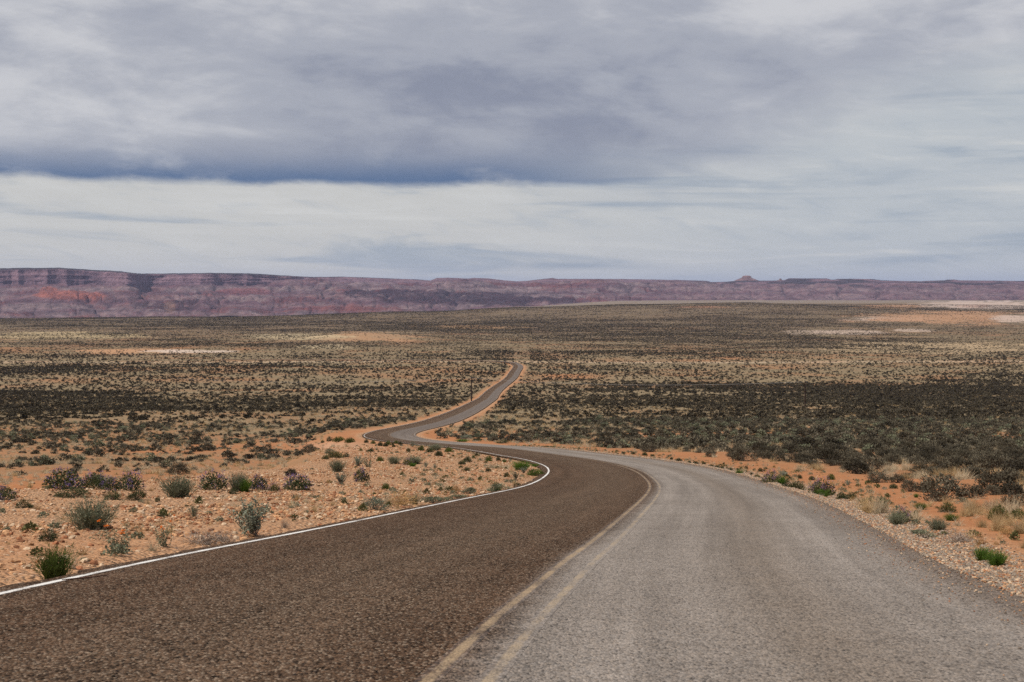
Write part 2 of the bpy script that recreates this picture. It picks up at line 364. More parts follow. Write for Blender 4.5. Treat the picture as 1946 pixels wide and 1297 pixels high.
setc(tr, b, c)
bump(tr, b, nD * .5 + nA * 1.2 + (1.0 - v1) * cg * .9, 1.0, .09)
gm.materials.append(m_ground)
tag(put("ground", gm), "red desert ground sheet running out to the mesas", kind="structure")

# ------------------------------------------------------------------ road and its painted lines
py_ = np.concatenate([np.linspace(-25, 4, 20)[:-1], np.geomspace(4, 300, 420)[:-1], np.geomspace(300, 1145, 240)])
path = [(float(cx(v)), float(v)) for v in py_] + [tuple(p) for p in TURN_P[1:]]
path = np.array(path)
tg = np.gradient(path, axis=0); tg /= np.linalg.norm(tg, axis=1)[:, None]; nr = np.stack([tg[:, 1], -tg[:, 0]], 1)
for _ in range(6): nr[1:-1] = (nr[:-2] + nr[1:-1] * 2 + nr[2:]) / 4
nr /= np.linalg.norm(nr, axis=1)[:, None]
sl_ = np.concatenate([[0], np.cumsum(np.linalg.norm(np.diff(path, axis=0), axis=1))])
def road_z(x, y):
    yn = np.clip(y, 0, 1399); z = np.where(y < 1050, prof(yn), ground(x, y))
    return np.where(y < 0, -1.0 + 8 * (1 - np.exp(np.minimum(y, 0) * .0144)), z)
slide_f = hermite(*zip((-30, .1), (6.4, .17), (9, .22), (11.6, .30), (14, .32), (17.4, .27), (23, .21), (30, .17), (50, .05), (62, 0), (70, 0)), False)   # the centre stripes wander a little
def ribbon(name, us, lift, ragged=0.0, slide=0.0):
    us = np.asarray(us, float); U = np.tile(us, (len(path), 1)) + slide * slide_f(np.clip(path[:, 1:], -30, 70))
    if ragged:
        U[:, 0] += ragged * (fbm(sl_ * 2.2, sl_ * 0, 91, 3) * 2); U[:, -1] += ragged * (fbm(sl_ * 2.2, sl_ * 0 + 40, 92, 3) * 2)
    x = path[:, :1] + nr[:, :1] * U; y = path[:, 1:] + nr[:, 1:] * U
    z = road_z(x.ravel(), y.ravel()).reshape(x.shape) + lift + .0006 * np.clip(y - 200, 0, 1000)
    V = np.stack([x, y, z], -1)
    if ragged: V[:, 0, 2] -= .03; V[:, -1, 2] -= .03
    me = mesh(name, V.reshape(-1, 3), grid_faces(len(path), len(us))[:, ::-1], None, True)
    C = np.zeros((V.shape[0] * V.shape[1], 3)); C[:, 0] = U.ravel() * .1 + .5; C[:, 1] = np.repeat(sl_, len(us)) / 2000; C[:, 2] = np.tile(us, len(path)) * .1 + .5
    vcol(me, "lane", C); return me
def asphalt(tr):
    P = posco(tr); u, s, dd = sepa(tr, X(tr, attr(tr, "lane").outputs['Color'])); u = (u - .5) * 10.0
    ln_ = noise(tr, comb(tr, u * 2.6, s * 110.0, 0.0), 1.0, 4, .6); nl = noise(tr, P, .5, 5, .6) * .5 + ln_ * .5; nm = noise(tr, P, 2.2, 5, .6); PS = comb(tr, *[a * b_ for a, b_ in zip(sepa(tr, P), (1.0, .6, 1.0))])
    dark = mixc(tr, nl.ss(.3, .7), (.047, .0265, .016), (.076, .045, .0285))
    dark = mixc(tr, u.gauss(-1.3, 1.1) * .55, dark, (.092, .063, .043))
    grey = mixc(tr, nl.ss(.3, .7), (.165, .139, .119), (.225, .194, .170))
    grey = mixc(tr, u.gauss(1.95, .42) * (.35 + nm * .5), grey, (.140, .108, .082))
    grey = mixc(tr, s.ss(.085, .125) * .75, grey, (.085, .064, .053))
    grey = mixc(tr, (u + (nm - .5) * .7).ss(2.9, 3.7) * .85, grey, (.115, .080, .058))
    edge_ = (u + (nm - .5) * .3).ss(-.02, .42)
    c = mixc(tr, edge_, dark, grey)
    v, vc = voro(tr, PS, 80.0); v2, vc2 = voro(tr, PS, 36.0); ra, rb, rc = sepa(tr, vc); r2, _, _ = sepa(tr, vc2)
    contrast = 1.0 - edge_ * .55
    k = ((ra - .5) * 1.75 + (r2 - .5) * .55 + (nm - .5) * .7) * contrast + 1.0 + (ln_ - .5) * .7
    c = mixc(tr, 1.0, c, comb(tr, k, k * (1.0 - (rb - .5) * .14 * contrast), k * (1.0 - (rb - .5) * .3 * contrast)), 'MULTIPLY')
    c = mixc(tr, rc.ss(.86, .95) * contrast * .7, c, (.30, .23, .17))
    c = mixc(tr, rc.ss(.12, .05) * .8, c, (.022, .018, .016))
    return P, u, c, v, (dd - .5) * 10.0
m_road, tr, b, _ = material("chip_seal"); P, u, c, v, own = asphalt(tr); setc(tr, b, c)
b.inputs['Roughness'].default_value = .9; tr.links.new((u.ss(0.0, .5) * .2 + .03).k, b.inputs['Specular IOR Level'])
bump(tr, b, (v * -1.0), .8, .012)
def paint(name, centre, half, colr, wear_lo, wear_hi):
    m, tr, b, _ = material(name); P, u, c, v, own = asphalt(tr)
    e = ((own - centre).m('ABSOLUTE') - half) * (1.0 / half)
    w = noise(tr, P, 55, 4, .8) * .6 + noise(tr, P, 1.4, 5, .65) * .4
    k = (w - e.ss(-.7, 0) * .26).ss(wear_lo, wear_hi)
    setc(tr, b, mixc(tr, k, c, mixc(tr, noise(tr, P, 5, 4).ss(.3, .7), colr, tuple(q * .86 for q in colr)))); b.inputs['Roughness'].default_value = .7
    bump(tr, b, (v * -1.0), .5, .01); return m
us = [-3.92, -3.75, -3, -2, -1, 0, 1, 2, 3, 3.7, 3.9]
rm = ribbon("road", us, .032, .09); rm.materials.append(m_road)
road = tag(put("road", rm), "winding two lane chip seal road down to the valley", kind="structure")
for nm, cc, hw, colr, lo, hi, lab in (("white_edge_line", -3.6, .06, (.69, .67, .64), .385, .50, "crisp white line on the left lane edge"),
        ("white_edge_line", 3.66, .07, (.60, .55, .49), .46, .58, "worn white line half buried by gravel"),
        ("yellow_centre_line", -.13, .058, (.33, .235, .14), .40, .60, None), ("yellow_centre_line", .14, .058, (.32, .245, .165), .41, .60, None)):
    lm = ribbon(nm, [cc - hw, cc, cc + hw], .0333, 0, 1.0 if 'centre' in nm else 0)
    lm.materials.append(paint("paint", cc, hw, colr, lo, hi))
    o = put(nm, lm, road)
    if lab: o['label'] = lab

# ------------------------------------------------------------------ mesas on the skyline
SKY_L = [(-900, 520), (-300, 514), (0, 511), (60, 508.5), (140, 508), (200, 512), (250, 515), (270, 518), (285, 519.5), (400, 518), (480, 519), (540, 523), (600, 526), (650, 525), (690, 526.5), (790, 530), (818, 532.5),
  (830, 527.5), (850, 526.5), (890, 528.5), (900, 527), (930, 528), (960, 532), (982, 534), (1000, 533), (1030, 529.5), (1050, 527), (1060, 529), (1100, 529), (1200, 529.5), (1280, 531), (1340, 533), (1350, 535.5), (1375, 535),
  (1400, 532.5), (1470, 532.5), (1484, 531.5), (1493, 528), (1562, 528.2), (1570, 530.5), (1576, 530.3), (1582, 528.8), (1645, 529.3), (1662, 532), (1730, 534), (1738, 533), (1770, 532), (1776, 530.4), (1788, 530.4), (1796, 532), (1900, 533), (1946, 534), (2300, 536), (3000, 540)]
CLIFF_B = [(-900, 548), (0, 545), (100, 540), (200, 541), (290, 543), (400, 541), (520, 541), (620, 536), (720, 537), (800, 538), (830, 533), (980, 538), (1100, 536), (1300, 538), (1500, 537), (1700, 539), (1946, 540), (3000, 546)]
RIMD = hermite(*zip((-900, 10600), (0, 11000), (500, 11600), (820, 12200), (1000, 12800), (1300, 13600), (1946, 13800), (3000, 14000)), True)
mc = np.arange(-700, 2700, 1.25)
topq = np.interp(mc, *zip(*SKY_L)); clq = np.interp(mc, *zip(*CLIFF_B)); D1 = RIMD(mc)
cliffy = np.interp(mc, [-900, 560, 700, 820, 980, 3000], [1, 1, .75, .35, .25, .3])
w = lambda f, s, o=4: fbm(mc * f, mc * 0 + s * 3.7, s, o)
D1 = D1 + cliffy * (420 * w(1 / 130, 101, 2) + 130 * np.abs(w(1 / 46, 103, 2)) + 16 * w(1 / 9, 105, 2)) - 380 * cliffy * np.exp(-((mc - 262) / 26) ** 2) + 330 * cliffy * sst(278, 298, mc) * sst(430, 320, mc)
foot = np.interp(mc, [-900, 0, 800, 1150, 1250, 3000], [8300, 8500, 8900, 9800, 10800, 11400]) + 500 * w(1 / 90, 107)
footz = far_z(np.sin((mc - CX) / F) * foot, np.cos((mc - CX) / F) * foot) - 12
zt = (HY - topq) / F * D1; zc = (HY - clq) / F * D1
rows = []; NT, NC_ = 74, 22
tt = np.linspace(0, 1, NT)
Drow, Zrow, Krow = [], [], []
for k in tt:
    e = k ** np.interp(mc, [0, 800, 1200, 1946], [1.05, 1.0, 1.35, 1.5])
    Drow.append(foot + (D1 - foot) * k); Zrow.append(footz + (zc - footz) * e); Krow.append(np.full_like(mc, k))
for k in np.linspace(0, 1, NC_)[1:]:
    st = k + .035 * np.sin(k * 22) * (1 - k)
    Drow.append(D1 + (40 + 500 * (1 - cliffy)) * k + 30 * np.floor(k * 3) * cliffy); Zrow.append(zc + (zt - zc) * st * .9); Krow.append(np.full_like(mc, 1 + k))
for k in (.5, 1.0): Drow.append(D1 + 120 + 160 * k + 500 * (1 - cliffy)); Zrow.append(zc + (zt - zc) * (.9 + .1 * k)); Krow.append(np.full_like(mc, 2 + k * .5))
Drow.append(D1 + 2600); Zrow.append(zt + 4); Krow.append(np.full_like(mc, 3))
Dm, Zm, Km = np.array(Drow), np.array(Zrow), np.array(Krow); PC = np.tile(mc, (len(Dm), 1))
lx = PC / F * 11500                                  # metres along the escarpment
tal = sst(0, .12, Km) * sst(1.06, .9, Km)
hum = 60 * fbm(lx / 900, Dm / 640, 111, 4, .45) + 14 * np.abs(fbm(lx / 210, Dm / 330, 113, 4, .55))
gul = (1 - np.minimum(1, np.abs(fbm(lx / 330 + .6 * fbm(lx / 200, Dm / 260, 143, 2), Dm / 1500, 145, 3)) * 7)) ** 2
hum = hum - 36 * gul - 13 * (1 - np.minimum(1, np.abs(fbm(lx / 120, Dm / 520, 147, 2)) * 6)) ** 2
led = 30 * (np.abs(((Zm / 34 + fbm(lx / 700, Dm / 700, 119, 3) * 2) % 1) - .5) * 2 - .5)
Zm = Zm + tal * (hum + led)
for a, wd, kk, h in ((345, 95, .35, 45), (160, 60, .55, 40), (575, 60, .9, 55), (1150, 70, .75, 45), (870, 55, .85, 40), (700, 70, .2, 30), (440, 40, .12, 30), (1290, 50, .7, 40), (1560, 60, .6, 40)):
    Zm += h * np.exp(-((PC - a) / wd) ** 2 - ((Km - kk) / .16) ** 2) * (Km < 1.001)
cl = (Km > 1) & (Km <= 2)
Dm = Dm + np.where(cl, cliffy[None] * (30 * fbm(lx / 260, Km * 2.6, 121, 4) + 10 * np.abs(fbm(lx / 60, Km * 2.0, 123, 3))), 0)
Zm[-3:] += 5 * fbm(lx[-3:] / 60, Dm[-3:] / 100, 127, 4)
A = (PC - CX) / F; MX = np.sin(A) * Dm; MY = np.cos(A) * Dm
ZZ = Zm * np.cos(A)   # heights were set along the view axis
Q = HY - F * Zm / Dm
n_a = fbm(lx / 420, Dm / 240, 131, 5, .6); n_b = fbm(lx / 150, Dm / 130, 133, 4, .6); n_c = fbm(lx / 1300, Dm / 500, 137, 4)
def mixn(C, k, c): return C * (1 - k[..., None]) + np.array(c) * k[..., None]
MC = np.tile(np.array([.25, .145, .145]), (*PC.shape, 1))
MC = mixn(MC, sst(-.02, .16, n_a + .25 * np.sin(Zm / 23 + n_c * 6) * .4), (.35, .27, .245))
MC = mixn(MC, sst(.05, .2, n_b) * .6, (.46, .37, .31))
MC = mixn(MC, sst(.04, .18, -n_a + n_b * .4) * .85 * (PC < 1250), (.27, .095, .075))
MC = mixn(MC, sst(.08, .22, n_c) * .5, (.24, .13, .15))
strat = .5 + .5 * np.sin(Km * 19 + fbm(lx / 300, Km * 3, 139, 3) * 4)
lay_ = np.sin(Zm / 9.5 + 3.0 * fbm(lx / 900, Dm / 900, 149, 3) + n_a * 3); MC = mixn(MC, sst(.25, .9, lay_) * .5, (.15, .085, .095)); MC = mixn(MC, sst(.3, .95, -lay_) * .45, (.37, .285, .25))
ck = sst(.98, 1.02, Km)
MC = mixn(MC, ck * (.45 + .5 * cliffy[None]), (.36, .24, .255))
MC = mixn(MC, ck * sst(1.42, 1.12, Km + .3 * n_a) * .55, (.22, .14, .165))
MC = mixn(MC, ck * strat * .45, (.45, .32, .32))
MC = mixn(MC, ck * sst(.05, .25, fbm(lx / 160, Km * 3, 141, 4)) * .4, (.24, .155, .18))
dune = sst(1.2, .7, ((PC - 160) / 58) ** 2 + ((Q - 561) / 9) ** 2 + n_a * 1.5) + sst(1.2, .7, ((PC - 122) / 16) ** 2 + ((Q - 554) / 10) ** 2 + n_a)
MC = mixn(MC, np.clip(dune, 0, 1) * .85 * (Km < 1), (.52, .19, .115))
red2 = sst(1.2, .5, ((PC - 470) / 60) ** 2 + ((Q - 553) / 8) ** 2 + n_a * 2); MC = mixn(MC, red2 * .7 * (Km < 1), (.33, .11, .10))
red3 = sst(1.2, .5, ((PC - 660) / 110) ** 2 + ((Q - 588) / 8) ** 2 + n_b * 3); MC = mixn(MC, red3 * .7 * (Km < 1), (.34, .12, .085))
shade_patch = sst(1.15, .5, ((PC - 900 - (Q - 570) * 5) / 210) ** 2 + ((Q - 566) / 15) ** 2 + n_b * 2.2 + n_a * 1.5) + .8 * sst(1.2, .5, ((PC - 330) / 75) ** 2 + ((Q - 583) / 10) ** 2 + n_b * 4)  # cloud shadow painted dark at the centre, plus a smaller dark patch leftward
MC = mixn(MC, np.clip(shade_patch, 0, 1) * .9 * (Km < 1.1), (.07, .034, .042))
tan = sst(1.2, .3, ((PC - 335) / 12) ** 2 + ((Q - 584) / 14) ** 2 + n_b); MC = mixn(MC, tan * .7 * (Km < 1), (.40, .25, .16))
rt = sst(1200, 1420, PC); MC = mixn(MC, rt * .35 * (Km < 1), (.33, .225, .21))
jun = rt * sst(.72, .98, Km) * sst(-.06, .05, n_a + n_b * .6 + (Km > 1) * .06); MC = mixn(MC, np.clip(jun, 0, 1) * .85, (.045, .04, .045))
rim = sst(1.92, 2.0, Km + n_b * .2) * np.interp(PC, [0, 800, 830, 960, 1040, 1480, 1494, 1650, 1670, 3000], [1, 1, .35, .3, .8, .9, .3, .3, .9, .8]); MC = mixn(MC, rim * .9, (.032, .034, .036))
apron = sst(.10, .0, Km); MC = mixn(MC, apron * .5, (.24, .18, .14))
m_mesa, tr, b, _ = material("mesa_rock"); P = posco(tr); tone = X(tr, attr(tr, "tone").outputs['Color'])
na = noise(tr, P, .012, 6, .7); nb_ = noise(tr, P, .05, 5, .7)
c = mixc(tr, 1.0, tone, mixc(tr, na.ss(.3, .7), (.28, .24, .30), (.70, .62, .69)), 'MULTIPLY')
vv, vvc = voro(tr, P, .03); sp = vv.ss(.30, .18) * sepa(tr, vvc)[0].ss(.35, .5) * nb_.ss(.35, .6)
c = mixc(tr, sp * .62, c, (.06, .055, .05)); setc(tr, b, c); bump(tr, b, na * 45.0 + nb_ * 10.0, .9, 1.2)
cut = int(np.searchsorted(mc, 820)); nR = len(Dm)
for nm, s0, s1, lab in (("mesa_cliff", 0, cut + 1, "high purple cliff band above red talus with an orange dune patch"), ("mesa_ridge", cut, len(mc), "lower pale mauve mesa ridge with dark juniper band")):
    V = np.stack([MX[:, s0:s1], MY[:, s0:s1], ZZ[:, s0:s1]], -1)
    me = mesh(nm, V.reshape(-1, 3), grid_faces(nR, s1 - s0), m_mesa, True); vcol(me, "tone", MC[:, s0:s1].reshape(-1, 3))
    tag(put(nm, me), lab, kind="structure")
def butte(name, pxc, topq_, baseq, wt, wb, D, label, colr):
    a = np.linspace(0, 2 * math.pi, 64, endpoint=False); k = F / D; cxp = math.sin((pxc - CX) / F) * D; cyp = math.cos((pxc - CX) / F) * D
    z0, z1 = (HY - baseq) / k - 25, (HY - topq_) / k; prof_ = [(wb * 1.5, 0), (wb * 1.15, .30), (wb * .85, .48), (wb * .62, .60), (wt * 1.22, .70), (wt * 1.1, .85), (wt * .86, .955), (wt * .45, 1.0), (0.01, 1.0)]
    V = []
    for i, (r, h) in enumerate(prof_):
        rr = r / 2 / k * (1 + .16 * fbm(a * 3.2 + 5, a * 0 + i * .3 + pxc, 151, 4))
        V.append(np.stack([cxp + np.cos(a) * rr, cyp + np.sin(a) * rr, np.full_like(a, z0 + (z1 - z0) * h) + 2 * fbm(a * 6, a * 0 + i, 153, 3)], -1))
    me = mesh(name, np.array(V).reshape(-1, 3), grid_faces(len(prof_), 64, True), m_mesa)
    cc = np.tile(np.array(colr), (len(me.vertices), 1)); cc[64 * 3:64 * 5] *= .72; cc[:64 * 2] *= .9; vcol(me, "tone", cc)
    return tag(put(name, me), label, kind="structure")
butte("butte", 1415, 524.6, 533, 15, 38, 14350, "small flat topped butte rising above the mesa ridge", (.40, .27, .24))
butte("rock_knob", 1477, 530.2, 534, 4, 20, 14150, "pale rock knob on the ridge beside the butte", (.36, .28, .24))

# ------------------------------------------------------------------ plants: shapes of about one metre, set out afterwards
def unit(v): return v / np.maximum(np.linalg.norm(v, axis=-1, keepdims=True), 1e-9)
def join(parts):
    V, Fc, n = [], [], 0
    for v, f in parts: V.append(v); Fc.append(f + n); n += len(v)
    return np.concatenate(V), np.concatenate(Fc)
def leaves(r, p, d, L, Wd):
    n = len(p); d = unit(d); s = unit(np.cross(d, r.normal(size=(n, 3)))); L = np.broadcast_to(np.asarray(L), (n,))[:, None]; Wd = np.broadcast_to(np.asarray(Wd), (n,))[:, None]
    k = unit(np.cross(d, s)) * L * .12
    V = np.stack([p, p + d * L * .5 + s * Wd / 2 + k, p + d * L, p + d * L * .5 - s * Wd / 2 + k], 1).reshape(-1, 3)
    return V, np.arange(4 * n).reshape(-1, 4)
def strands(r, p, d, L, Wd, droop=.3, seg=3, wob=.12):
    """thin tapering blades or twigs that bend over"""
    n = len(p); d = unit(d); L = np.broadcast_to(np.asarray(L), (n,))[:, None]; Wd = np.broadcast_to(np.asarray(Wd), (n,))[:, None]
    s = unit(np.cross(d, r.normal(size=(n, 3)))); out = []; q = p.copy(); dd = d.copy()
    for k in range(seg + 1):
        w = Wd * (1 - .85 * k / seg) / 2; out += [q - s * w, q + s * w]
        dd = unit(dd + np.array([0, 0, -droop / seg]) + r.normal(size=(n, 3)) * wob); q = q + dd * L / seg
    V = np.stack(out, 1).reshape(-1, 3); m = 2 * (seg + 1)
    f = np.concatenate([np.arange(n)[:, None] * m + np.array([2 * k, 2 * k + 1, 2 * k + 3, 2 * k + 2]) for k in range(seg)])
    return V, f
def dome(r, n, lo=.55, hi=1.0, flatten=.62):
    a = r.uniform(0, 2 * np.pi, n); c = r.uniform(0.02, 1, n); s = np.sqrt(1 - c * c); rr = r.uniform(lo, hi, n) ** .8
    return np.stack([np.cos(a) * s * rr * .5, np.sin(a) * s * rr * .5, c * rr * flatten + .04], 1)
def stems_to(r, tips, w=.02):
    n = len(tips); p = np.stack([r.normal(0, .03, n), r.normal(0, .03, n), np.full(n, -.03)], 1); d = tips - p
    return strands(r, p, d, np.linalg.norm(d, axis=1), w, .05, 3, .05)
M = dict(
    sage=leafy("sage_leaf", (.122, .105, .074), (.056, .048, .033), .15, .5), sage_far=leafy("sage_leaf_far", (.080, .066, .044), (.042, .034, .023), .1, .5),
    bark=leafy("bark", (.085, .062, .05), (.05, .038, .032), 0, .2), silver=leafy("silver_leaf", (.25, .26, .20), (.16, .18, .125), .2, .2), greygreen=leafy("grey_green_leaf", (.20, .20, .135), (.115, .125, .075), .2, .2),
    green=leafy("green_leaf", (.105, .135, .030), (.060, .085, .020), .3, .25), vivid=leafy("vivid_green_leaf", (.095, .165, .022), (.06, .11, .018), .3, .15), dark=leafy("dark_green_leaf", (.075, .085, .035), (.045, .052, .024), .2, .2),
    olive=leafy("olive_leaf", (.125, .115, .045), (.075, .075, .03), .25, .25), straw=leafy("straw_blade", (.50, .365, .20), (.37, .255, .13), .3, .22), buff=leafy("buff_blade", (.52, .43, .30), (.40, .32, .21), .3, .2),
    tan=leafy("tan_twig", (.40, .25, .11), (.28, .16, .065), .2, .2), twig=leafy("grey_twig", (.27, .215, .175), (.17, .13, .105), 0, .2), purple=leafy("purple_petal", (.205, .135, .30), (.12, .08, .19), .3, .15),
    mauve=leafy("mauve_petal", (.34, .20, .30), (.24, .13, .20), .3, .15), orange=leafy("orange_petal", (.75, .22, .03), (.6, .15, .02), .3, .1))
def mk(nm, vf, mat): return (nm, mesh(nm, vf[0], vf[1], mat))
def p_sage(r, n=1500, fl=.62, leaf='sage', L=.075):
    nc = 30; c = dome(r, nc, .55, .95, fl); c[:, :2] *= r.uniform(.85, 1.1, (1, 2)); i = r.integers(0, nc, n)
    p = c[i] + r.normal(size=(n, 3)) * np.array([.075, .075, .06]); p[:, 2] = np.maximum(p[:, 2], .01)
    d = p * np.array([1, 1, .8]) + r.normal(size=(n, 3)) * .22 + np.array([0, 0, .12])
    return [mk("foliage", leaves(r, p, d, r.uniform(.6, 1.3, n) * L, L * .42), M[leaf]), mk("stems", stems_to(r, np.concatenate([c, dome(r, 20, .5, .9, fl)]), .03), M['bark'])]
def p_fine(r, leaf='green', n=420, spread=.75, ln=.62, w=.016):
    a = r.uniform(0, 2 * np.pi, n); s = r.uniform(0, spread, n) ** .8; d = np.stack([np.cos(a) * s, np.sin(a) * s, np.ones(n)], 1); L = ln * r.uniform(.6, 1.15, n)
    p = np.stack([r.normal(0, .07, n), r.normal(0, .07, n), np.full(n, -.02)], 1)
    v, f = strands(r, p, d, L, w, -.08, 3, .09)
    tip = v.reshape(n, 8, 3)[:, 6]; k = r.integers(0, n, n * 3); q = r.uniform(.45, 1, (n * 3, 1)); pp = (p[k] * (1 - q) + tip[k] * q) + r.normal(size=(n * 3, 3)) * .012
    lv = leaves(r, pp, unit(d[k]) + r.normal(size=(n * 3, 3)) * .5, .06, .014)
    return [mk("foliage", join([(v, f), lv]), M[leaf]), mk("stems", stems_to(r, dome(r, 14, .3, .6, .5), .028), M['bark'])]
def p_salt(r, leaf='silver', n=46, per=26, L=.062):
    a = r.uniform(0, 2 * np.pi, n); s = r.uniform(0, .8, n); d = unit(np.stack([np.cos(a) * s, np.sin(a) * s, np.ones(n)], 1)); ln = r.uniform(.55, .95, n)
    p = np.stack([r.normal(0, .05, n), r.normal(0, .05, n), np.full(n, -.02)], 1); v, f = strands(r, p, d, ln, .014, .05, 3, .1)
    vv = v.reshape(n, 8, 3); k = np.repeat(np.arange(n), per); q = r.uniform(.25, 1, n * per) * 3; j = np.minimum(q.astype(int), 2); fr = (q - j)[:, None]
    pp = vv[k, 2 * j] * (1 - fr) + vv[k, 2 * j + 2] * fr
    return [mk("foliage", leaves(r, pp, r.normal(size=(n * per, 3)) + np.array([0, 0, .5]), L * r.uniform(.6, 1.2, n * per), L * .6), M[leaf]), mk("stems", (v, f), M['twig'])]
def p_flower(r, petal='purple', leaf='dark', k=30, n=700):
    c = dome(r, k, .75, 1.05, .66); n2_ = int(n * .5); i = r.integers(0, k, n2_); lp = dome(r, n, .3, .95, .55)
    fl = c[i] + r.normal(size=(n2_, 3)) * np.array([.05, .05, .045])
    return [mk("foliage", leaves(r, lp, lp + r.normal(size=(n, 3)) * .3, .085, .04), M[leaf]), mk("flowers", leaves(r, fl, r.normal(size=(n2_, 3)), .036, .03), M[petal]), mk("stems", stems_to(r, c, .016), M['dark'])]
def p_mallow(r, flowers=4):
    n, per = 34, 9; a = r.uniform(0, 2 * np.pi, n); s = r.uniform(.1, .75, n); d = unit(np.stack([np.cos(a) * s, np.sin(a) * s, np.ones(n)], 1)); ln = r.uniform(.5, 1.05, n)
    p = np.stack([r.normal(0, .06, n), r.normal(0, .06, n), np.full(n, -.02)], 1); v, f = strands(r, p, d, ln, .013, .1, 3, .13); vv = v.reshape(n, 8, 3)
    k = np.repeat(np.arange(n), per); q = r.uniform(.1, .9, n * per) * 3; j = np.minimum(q.astype(int), 2); fr = (q - j)[:, None]; pp = vv[k, 2 * j] * (1 - fr) + vv[k, 2 * j + 2] * fr
    ft = np.repeat(vv[:flowers, 6] * np.array([1, 1, .95]), 9, 0)
    return [mk("foliage", leaves(r, pp, r.normal(size=(n * per, 3)) + np.array([0, 0, .3]), .06, .034), M['greygreen']), mk("stems", (v, f), M['greygreen']),
            mk("flowers", leaves(r, ft + r.normal(size=ft.shape) * .012, r.normal(size=ft.shape), .05, .042), M['orange'])]
def p_grass(r, blade='straw', n=260, spread=.55, ln=.75, w=.014, droop=.5):
    a = r.uniform(0, 2 * np.pi, n); s = np.abs(r.normal(0, spread, n)); d = np.stack([np.cos(a) * s, np.sin(a) * s, np.ones(n)], 1)
    p = np.stack([r.normal(0, .11, n), r.normal(0, .11, n), np.full(n, -.02)], 1)
    return [mk("blades", strands(r, p, d, ln * r.uniform(.45, 1.15, n), w, droop, 4, .10), M[blade])]
def p_twig(r, n=420, mat='twig', fl=.5):
    p = dome(r, n, .1, .8, fl); d = p + r.normal(size=(n, 3)) * .3 + np.array([0, 0, .1])
    return [mk("twigs", strands(r, p, d, r.uniform(.12, .34, n), .011, .0, 3, .3), M[mat]), mk("stems", stems_to(r, dome(r, 24, .4, .9, fl), .022), M['bark'])]
def p_ball(r, leaf='dark', n=1100):
    p = dome(r, n, .25, 1.0, .70); p[:, 2] = np.maximum(p[:, 2] - .06, 0); return [mk("foliage", leaves(r, p, p * np.array([1, 1, .7]) + r.normal(size=(n, 3)) * .14 + np.array([0, 0, .22]), .12, .03), M[leaf]), mk("stems", stems_to(r, dome(r, 16, .5, .8, .6), .02), M['bark'])]
def p_mix(r, a, b_):
    """two kinds of growth in one clump"""
    out = []
    for q, (nm, me) in enumerate(a): out.append((nm, me))
    for nm, me in b_: out.append((("new_growth" if nm == "foliage" else "blades" if nm == "blades" else nm), me))
    return out
rs = lambda s: np.random.default_rng(s)
KIND = dict(
    sage=[p_sage(rs(i)) for i in range(6)], fine=[p_fine(rs(20 + i)) for i in range(3)], vivid=[p_fine(rs(30 + i), 'vivid', 380, .7) for i in range(3)],
    greybush=[p_fine(rs(40 + i), 'greygreen', 360, .85, .62, .014) for i in range(3)], salt=[p_salt(rs(50 + i)) for i in range(3)], saltgreen=[p_salt(rs(55 + i), 'greygreen') for i in range(2)],
    purple=[p_flower(rs(60 + i)) for i in range(4)], mauve=[p_flower(rs(70 + i), 'mauve', 'olive') for i in range(2)], mallow=[p_mallow(rs(80 + i)) for i in range(3)],
    straw=[p_grass(rs(90 + i)) for i in range(5)], buff=[p_grass(rs(100 + i), 'buff', 240, .7, .6) for i in range(3)], tan=[p_twig(rs(110 + i), 520, 'tan', .62) for i in range(2)], palepuff=[p_twig(rs(113), 420, 'straw', .6), p_twig(rs(114), 420, 'buff', .6)],
    twig=[p_twig(rs(115 + i)) for i in range(2)], ball=[p_ball(rs(120 + i)) for i in range(3)], olive=[p_ball(rs(125 + i), 'olive') for i in range(2)], greenball=[p_ball(rs(128 + i), 'green') for i in range(2)],
    silversage=[p_sage(rs(135 + i), 1400, .6, 'silver', .07) for i in range(2)], greensage=[p_sage(rs(137 + i), 1400, .62, 'dark', .07) for i in range(2)], greysage=[p_sage(rs(139 + i), 1400, .6, 'greygreen', .07) for i in range(2)])
SINGLE = {}
NAMES = dict(sage="sagebrush", fine="green_shrub", vivid="green_shrub", greybush="grey_shrub", salt="saltbush", saltgreen="saltbush", purple="purple_flower_plant", mauve="mauve_flower_plant", mallow="globemallow_plant",
    straw="grass_tuft", buff="grass_tuft", tan="tumbleweed", palepuff="tumbleweed", twig="dry_shrub", ball="cushion_shrub", olive="cushion_shrub", greenball="cushion_shrub", silversage="sagebrush", greensage="green_shrub", greysage="grey_shrub")
CATS = dict(sage="sagebrush", purple="flower", mauve="flower", mallow="flower", straw="grass", buff="grass", tan="tumbleweed", palepuff="tumbleweed", silversage="sagebrush")
pick = np.random.default_rng(77)
